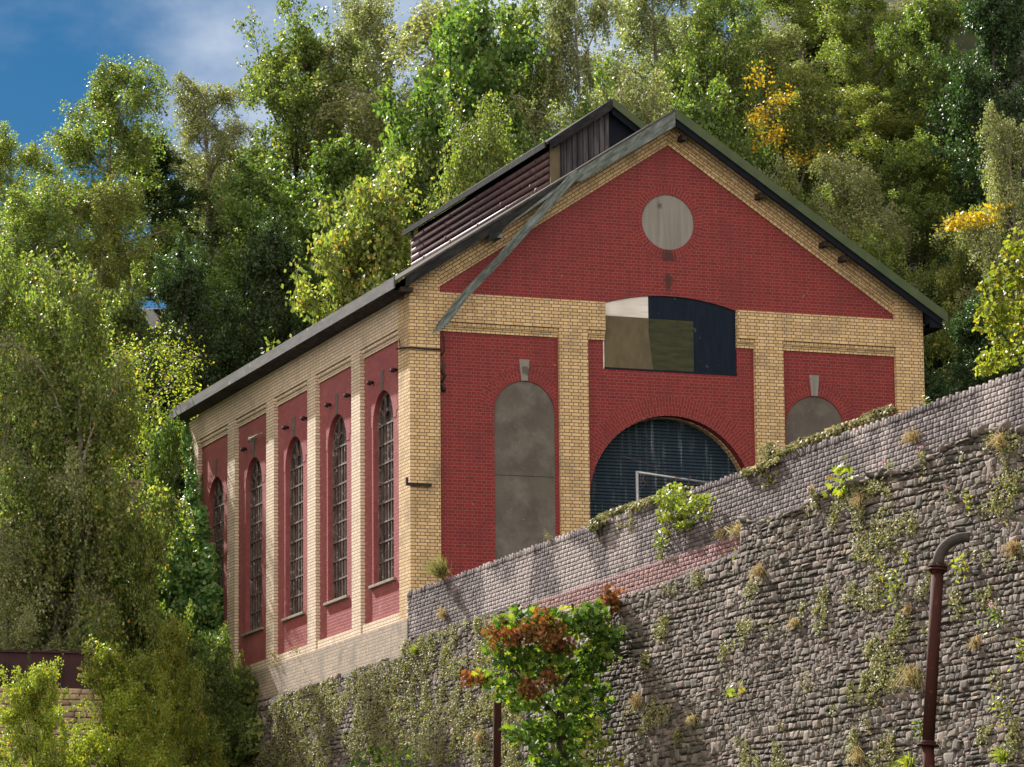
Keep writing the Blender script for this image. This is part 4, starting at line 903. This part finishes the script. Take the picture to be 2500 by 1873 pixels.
stem_plant(1825,1062,.42,46,'yellow green maple sprig with lobed leaves on top of the rubble wall','l_bright', .17, name='maple_sprig', lobed=True, spread=.17)
stem_plant(1605,1492,.14,26,'bright green maple sprig alone on the middle of the rubble wall','l_bright', .11, name='maple_sprig', lobed=True, spread=.12)
stem_plant(1940,1310,.62,170,'tall bushy weed on the rubble wall, left of the pipe','l_bright', .075, spread=.10)
stem_plant(1905,1228,.25,70,'small leafy weed up and left of the pipe flange','l_bright', .06, spread=.08)
stem_plant(1955,1220,.30,70,'upright green weed just left of the pipe flange','l_bright', .06, spread=.07)
stem_plant(2080,1240,.28,60,'green weed sprouting under the bent pipe end','l_bright', .10, spread=.09)
stem_plant(2160,1345,.40,110,'flowering valerian on the wall right of the pipe','l_green', .075, flower=True, spread=.10)
stem_plant(1745,1490,.36,70,'twiggy weed low on the wall below the maple sprig, nearer the pipe','l_weed', .06, spread=.08)
stem_plant(1880,1580,.34,80,'weed near the bottom of the wall, left of the pipe collar','l_weed', .06, spread=.09)
stem_plant(1990,1590,.3,60,'weed beside the lower pipe collar','l_green', .06, spread=.07)
stem_plant(2180,1560,.4,90,'leafy weed low on the wall at the right frame edge','l_bright', .08, spread=.12)
stem_plant(2205,1420,.3,60,'bright weed on the wall at the right frame edge, half way up','l_bright', .08, spread=.1)
stem_plant(1430,1210,.26,40,'yellow leaf shoot on the pink brickwork under the hanging shrub','l_bright', .08, spread=.07)
stem_plant(1690,1580,.22,40,'little green shoot on the wall face near the bottom middle','l_weed', .06, spread=.05)
stem_plant(1600,1620,.3,50,'small weed at the very bottom, left of the little green shoot','l_weed', .06, spread=.06)
stem_plant(1130,1560,.3,40,'shoot on the wall by the rusty post','l_weed', .05, spread=.05)
stem_plant(2002,868,.20,14,'little lime green sprig standing on the parapet at the right corner of the building','l_bright', .09, spread=.05, name='sprig', stems=1)
stem_plant(1185,1170,.32,26,'dry bare twigs sticking up over the parapet before the first blocked window','l_weed', .04, spread=.06, stems=5)
stem_plant(1290,1165,.25,20,'small weed on the parapet below the left pilaster','l_weed', .04, spread=.05, stems=4)
stem_plant(595,1425,.22,30,'yellow leaf sprig on the plinth ledge under the second window','l_bright', .09, spread=.07)
stem_plant(640,1405,.12,30,'low weed on the plinth ledge between the left pilasters','l_weed', .06, spread=.08)
# young birch shoots in front of the sycamore, at the foot of the wall
def shoot(u, v0, v1, y, lab, mt='l_bright', n=120, ll=.10, sp=.12, fan=3):
    rg = np.random.default_rng(int(u)); b0 = at(u, v0, y); root = empty('birch_shoot', tuple(b0), lab, 'plant', 'shoots at the foot of the wall'); tb = MB(); P = []
    for k in range(fan):
        tp = at(u+(k-(fan-1)/2)*28*(1 if fan > 1 else 0)+rg.uniform(-5,5), v1+abs(k-(fan-1)/2)*22, y+rg.normal(0,.1)); md = b0.lerp(tp, .55)+Vector((rg.normal(0,.05),0,0))
        tb.tube([b0, md, tp], [.014,.009,.003], 5)
        for q in range(n//fan): t = rg.uniform(.1,1); c = (b0.lerp(md, t/.55) if t < .55 else md.lerp(tp, (t-.55)/.45)); P.append(list(c+Vector(rg.normal(0, sp*(1.2-t), 3))))
    tb.build('stem', M['bark'], root); P = np.array(P); V, F = leaf_quads(P, rg, ll, ll*.8, bias=(-.3,-.4,.5)); put(bpy.data.objects.new('foliage', quick_mesh('foliage', V, F, M[mt])), root)
shoot(1290,1700,1550,-16,'young birch shoot with small heart leaves in front of the sycamore, bottom middle', n=130)
shoot(1330,1710,1615,-16,'short birch shoot right of the taller one, at the bottom edge', n=60, fan=2)
shoot(800,1710,1600,-4,'leafy green shoot at the bottom edge, left of the rusty post','l_syc', n=110, ll=.13, sp=.2)
shoot(870,1710,1600,-5,'leafy shoot at the bottom edge nearest the rusty post','l_syc', n=110, ll=.12, sp=.2)
shoot(760,1700,1650,-3,'low shoot at the bottom edge beneath the brick plinth','l_syc', n=60, ll=.12, sp=.16)

# grass tufts
def tuft(u, v, r, lab, mt='straw', n=110, droop=.6, name='grass_tuft'):
    rg = np.random.default_rng(int(u+v*3)); p = wallpt(u, v); root = empty(name, tuple(p), lab, 'grass', 'dry grass tufts on the rubble wall')
    d = rg.normal(0,1,(n,3)); d[:,0] = -np.abs(d[:,0])*.8; d[:,2] = np.abs(d[:,2])*.8+.2; d /= np.linalg.norm(d,axis=1)[:,None]; L_ = r*rg.uniform(.5,1.1,n)[:,None]
    w_ = np.cross(d, rg.normal(0,1,(n,3))); w_ /= np.linalg.norm(w_,axis=1)[:,None]; w_ *= .006
    B = np.array(p)[None]+rg.normal(0,r*.14,(n,3)); m1_ = B+d*L_*.6; e = B+d*L_-np.array([0,0,1])*droop*L_
    V = np.stack([B-w_,B+w_,m1_+w_,m1_-w_, m1_-w_,m1_+w_,e+w_*.2,e-w_*.2],1).reshape(-1,3); F = np.arange(len(V)).reshape(-1,4)
    put(bpy.data.objects.new('blades', quick_mesh('blades', V, F, M[mt])), root)
for a in ((1975,950,.28,'straw tuft on the ledge near the top right, right of the two flower stems'),(2165,960,.30,'pale straw tuft at the top of the rubble wall by the right frame edge'),
          (1860,1085,.24,'brownish tuft beneath the yellow maple sprig'),(1600,1150,.34,'long dry tuft where the pink bricks end'),(1645,1240,.30,'straw tuft hanging below the end of the pink bricks'),
          (1975,1470,.42,'big dry grass tuft left of the pipe'),(1965,1320,.16,'little tuft between the bushy weed and the pipe'),(2195,1190,.26,'dry tuft at the right frame edge beside the bent pipe'),(2110,1395,.2,'thin tuft close to the right of the pipe'),
          (1720,1350,.18,'small straw tuft in the middle of the wall'),(1860,1640,.26,'dry tuft at the bottom edge left of the pipe'),(1500,1560,.22,'straw tuft on the open wall right of the sycamore'),(1380,1520,.3,'greenish dry tuft in the sycamore shadow'),
          (1040,1600,.3,'straw tuft at the bottom edge left of the rusty post'),(1080,1350,.25,'dry tuft on top of the rubble wall above the sycamore'),(960,1330,.25,'dry tuft on top of the rubble wall right of the building corner'),(1560,1160,.2,'small dry tuft on the ledge over the pink bricks')):
    tuft(*a)
for a in ((1965,1655,.30,'green grass tuft at the bottom edge beside the pipe'),(2170,1640,.28,'green grass tuft at the bottom edge right of the pipe'),(900,1410,.22,'green tuft on the wall under the building corner')):
    tuft(*a, mt='l_bright', droop=.3)
tuft(955,1240,.5,'bushy brown green weed standing behind the parapet at the building corner', mt='l_weed', droop=.1, n=260, name='tall_weed')

# creeping growth on the stone face: far too fine to count
rg = np.random.default_rng(99); NC = 6500
cy_ = rg.uniform(YW, 14, NC*3); czz = rg.uniform(-13.6, -7.6, NC*3)
keep = []
for y, z in zip(cy_, czz):
    if z > stop(y)-.03: continue
    d = mnoise.noise(Vector((y*.35, z*.7, 3.1)))*.6+mnoise.noise(Vector((y*1.4, z*2.0, 8)))*.55
    w_ = .60 if (y > -6 and z > -10.8) else (.16 if y < -20 else (.12 if y > -9 else -.02))
    if -1.2 < y < 1.5 and z > -10: w_ += .3
    if z > stop(y)-.3: w_ += .15
    if d*1.5+w_ > .42: keep.append((y, z))
keep = np.array(keep[:NC]); k = len(keep); per = 13
Yc = np.repeat(keep[:,0],per)+rg.normal(0,.06,k*per); Zc = np.repeat(keep[:,1],per)+rg.normal(0,.05,k*per)-rg.exponential(.04,k*per); X = sf(Yc, Zc)-.055-np.abs(rg.normal(0,.03,k*per))
V, F = leaf_quads(np.stack([X,Yc,Zc],1), rg, .046, .036, bias=(-.9,-.2,.6))
tag(put(bpy.data.objects.new('creeping_weeds', quick_mesh('creeping_weeds', V, F, M['l_weed']))), 'fine pale creeping plants spread over the rubble stone face', 'creepers', kind='stuff')

# ------------------------------------------------------------------ rusty pipe by the wall
pr = empty('rusty_pipe', tuple(at(2003,1657,-28.4)), 'tall rusty iron pipe with a grey bent top leaning against the stone wall', 'pipe')
YP = -28.4
P0, P1, P2 = at(2010,1720,YP), at(2005,1608,YP), at(2026,1225,YP)
ax_ = (P2-P1).normalized()
MB().tube([P1+ax_*.03, P2-ax_*.03], .093, 20).build('pipe', M['rust'], pr)
MB().tube([P0, P1-ax_*.02], .088, 20).build('lower_pipe', M['rust'], pr)
MB().tube([P1-ax_*.03, P1+ax_*.0], .165, 20).tube([P1+ax_*.0, P1+ax_*.045], .115, 20).build('collar', M['rust'], pr)
fb = MB().tube([P2-ax_*.06, P2-ax_*.025], .145, 20).tube([P2-ax_*.012, P2+ax_*.022], .145, 20).tube([P2-ax_*.10, P2-ax_*.06], .108, 20)
for k in range(6):
    a = k*math.pi/3; q = P2+Vector((math.cos(a)*.12, math.sin(a)*.12, 0)); fb.tube([q-ax_*.085, q+ax_*.045], .014, 6)
fb.build('flange', M['rust'], pr)
E0 = P2+ax_*.02; hd = Vector((.93,-.36,0)).normalized(); rr = .42; pts = []
for k in range(13):
    a = R_(k*8.2); pts.append(E0+hd*(rr*(1-math.cos(a)))+Vector((0,0,1))*rr*math.sin(a))
MB().tube(pts, [.088-.0010*k for k in range(13)], 20).build('elbow', M['pipegrey'], pr)
# ------------------------------------------------------------------ second rusted post
pp = empty('rusty_post', tuple(at(1074,1657,-9.5)), 'dark rusty flat iron post standing in front of the wall, left of the sycamore', 'post')
a, b = at(1072,1720,-9.5), at(1075,1512,-9.5)
MB().bar(a, b, .15, .05, up=(0,1,0)).build('flat_bar', M['rust'], pp)
MB().bar(b-Vector((0,0,.3)), b+Vector((0,0,.55)), .035, .035, up=(0,1,0)).build('spike', M['rust'], pp)
# ------------------------------------------------------------------ galvanised tube frame before the shutter
sf_ = empty('tube_fence', (4.9,-1,-7.9), 'galvanised tube frame with wire mesh standing before the roller shutter', 'fence')
tl, tr_ = at(1376,1020,-1.), at(1560,1048,-1.)
MB().tube([tl+Vector((0,0,.02)), Vector((tl.x+.02,-1,-7.9))], .035, 10).build('upright', M['galv'], sf_)
MB().tube([tr_, Vector((tr_.x,-1,-7.9))], .03, 10).build('upright', M['galv'], sf_)
MB().tube([tl, tr_], .03, 10).build('top_rail', M['galv'], sf_)
mb = MB()
for k in range(1, 13):
    x = tl.x+(tr_.x-tl.x)*k/13; z = tl.z+(tr_.z-tl.z)*k/13; mb.tube([(x,-1,z),(x,-1,-7.0)], .004, 4)
for k in range(1, 10): mb.tube([(tl.x,-1,tl.z-.16*k),(tr_.x,-1,tr_.z-.16*k)], .004, 4)
mb.build('wire_mesh', M['iron'], sf_)
MB().tube([at(1345,985,-1.2), at(1400,1003,-1.15), at(1440,1022,-1.1), at(1470,1032,-1.05)], [.006,.007,.008,.008], 5).tube([at(1455,1060,-1.1), at(1462,1030,-1.1)], .014, 5).tube([at(1482,1060,-1.1), at(1492,1028,-1.1)], .012, 5).tube([at(1392,1026,-1.05),at(1388,1036,-1.1),at(1396,1044,-1.1),at(1387,1054,-1.1)],.012,5).build('barbed_wire', M['louvre'], sf_)
# ------------------------------------------------------------------ rusted plates on a yellow block wall, left
bw_y = 9.0
yw = empty('yellow_block_wall', tuple(at(90,1657,bw_y)), 'overgrown yellow block wall under the rusted plates at the lower left', 'wall')
a, b = at(-60,1482,bw_y), at(222,1482,bw_y)
rects = []; z = a.z; row = 0
V_ = []; F_ = []; 
MB().box(a.x, b.x, bw_y, bw_y+.4, a.z-5.5, a.z-.02).build('wall_core', M['mortar'], yw)
rg2 = np.random.default_rng(3); rects = []
for row in range(26):
    x = a.x-(row % 2)*.16
    while x < b.x: L_ = .33*(1+rg2.uniform(-.1,.1)); rects.append((x, min(x+L_, b.x), a.z-.135*(row+1), a.z-.135*row)); x += L_
V, F = blocks(rects, lambda q, zz: 0*q, .03, rg2, n=4, jit=.006, rough=.004, gap=.008, pw=8)
V = np.stack([V[:,1], bw_y+V[:,0], V[:,2]], 1); put(bpy.data.objects.new('blockwork', quick_mesh('blockwork', V, F, M['yellow_stones'])), yw)
dp = M['deep_rust'] = plain('deep_rust', (.040,.014,.018), (.024,.010,.014), 3, .75, .4)
for (u0, u1, vt, lab) in ((-40,59,1403,'dark maroon rusted steel plate at the left frame edge'),(66,210,1405,'dark maroon rusted steel plate right of the other one, above the yellow block wall')):
    t = empty('steel_plate', tuple(at((u0+u1)/2,1480,bw_y+.1)), lab, 'steel plate', 'rusted steel plates on the block wall')
    p, q = at(u0, vt, bw_y+.1), at(u1, vt+4, bw_y+.1)
    MB().box(p.x, q.x, bw_y+.08, bw_y+.12, a.z+.005, p.z).build('plate', dp, t)
    MB().box(p.x, q.x, bw_y+.03, bw_y+.078, p.z-.05, p.z-.002).build('top_flange', dp, t)
    x = (p.x+q.x)/2-.10 if u0 > 0 else q.x-.52
    MB().box(x, x+.045, bw_y+.02, bw_y+.078, a.z+.1, p.z-.28).build('stiffener', M['iron'], t)
t = None
# ------------------------------------------------------------------ ruined pillar and lean-to roof among the leaves
t = empty('brick_pillar', tuple(at(295,1060,17.6)), 'ruined yellow brick pillar top with ivy, left of the building', 'pillar', None)
p, q = at(268,1036,17.6), at(325,1036,17.6)
MB().box(p.x, q.x, 17.6, 18.3, p.z-2.2, p.z-.08).build('shaft', M['plinth'], t)
MB().box(p.x-.04, q.x+.04, 17.55, 18.35, p.z-.078, p.z).build('cap', M['plinth'], t)
t = empty('lean_to_roof', tuple(at(350,1215,17)), 'broken grey slate and pale ridge of a collapsed lean-to in the ivy', 'roof')
a1, a2 = at(318,1228,16.6), at(350,1196,17.2)
MB().bar(at(335,1190,16.8), at(368,1158,17.6), .32, .05, up=(.3,-1,.5)).build('roof_sheet', M['side_yellow'], t)
MB().prism('y', 16.2, 16.26, [(at(340,1222,16.2).x,at(340,1222,16.2).z),(at(366,1214,16.2).x,at(366,1214,16.2).z),(at(360,1196,16.2).x,at(360,1196,16.2).z),(at(352,1188,16.2).x,at(352,1188,16.2).z)]).build('slates', M['pipegrey'], t)
MB().bar(at(266,1250,15.4), at(330,1222,15.8), .12, .05).build('wall_coping', M['sill'], t)
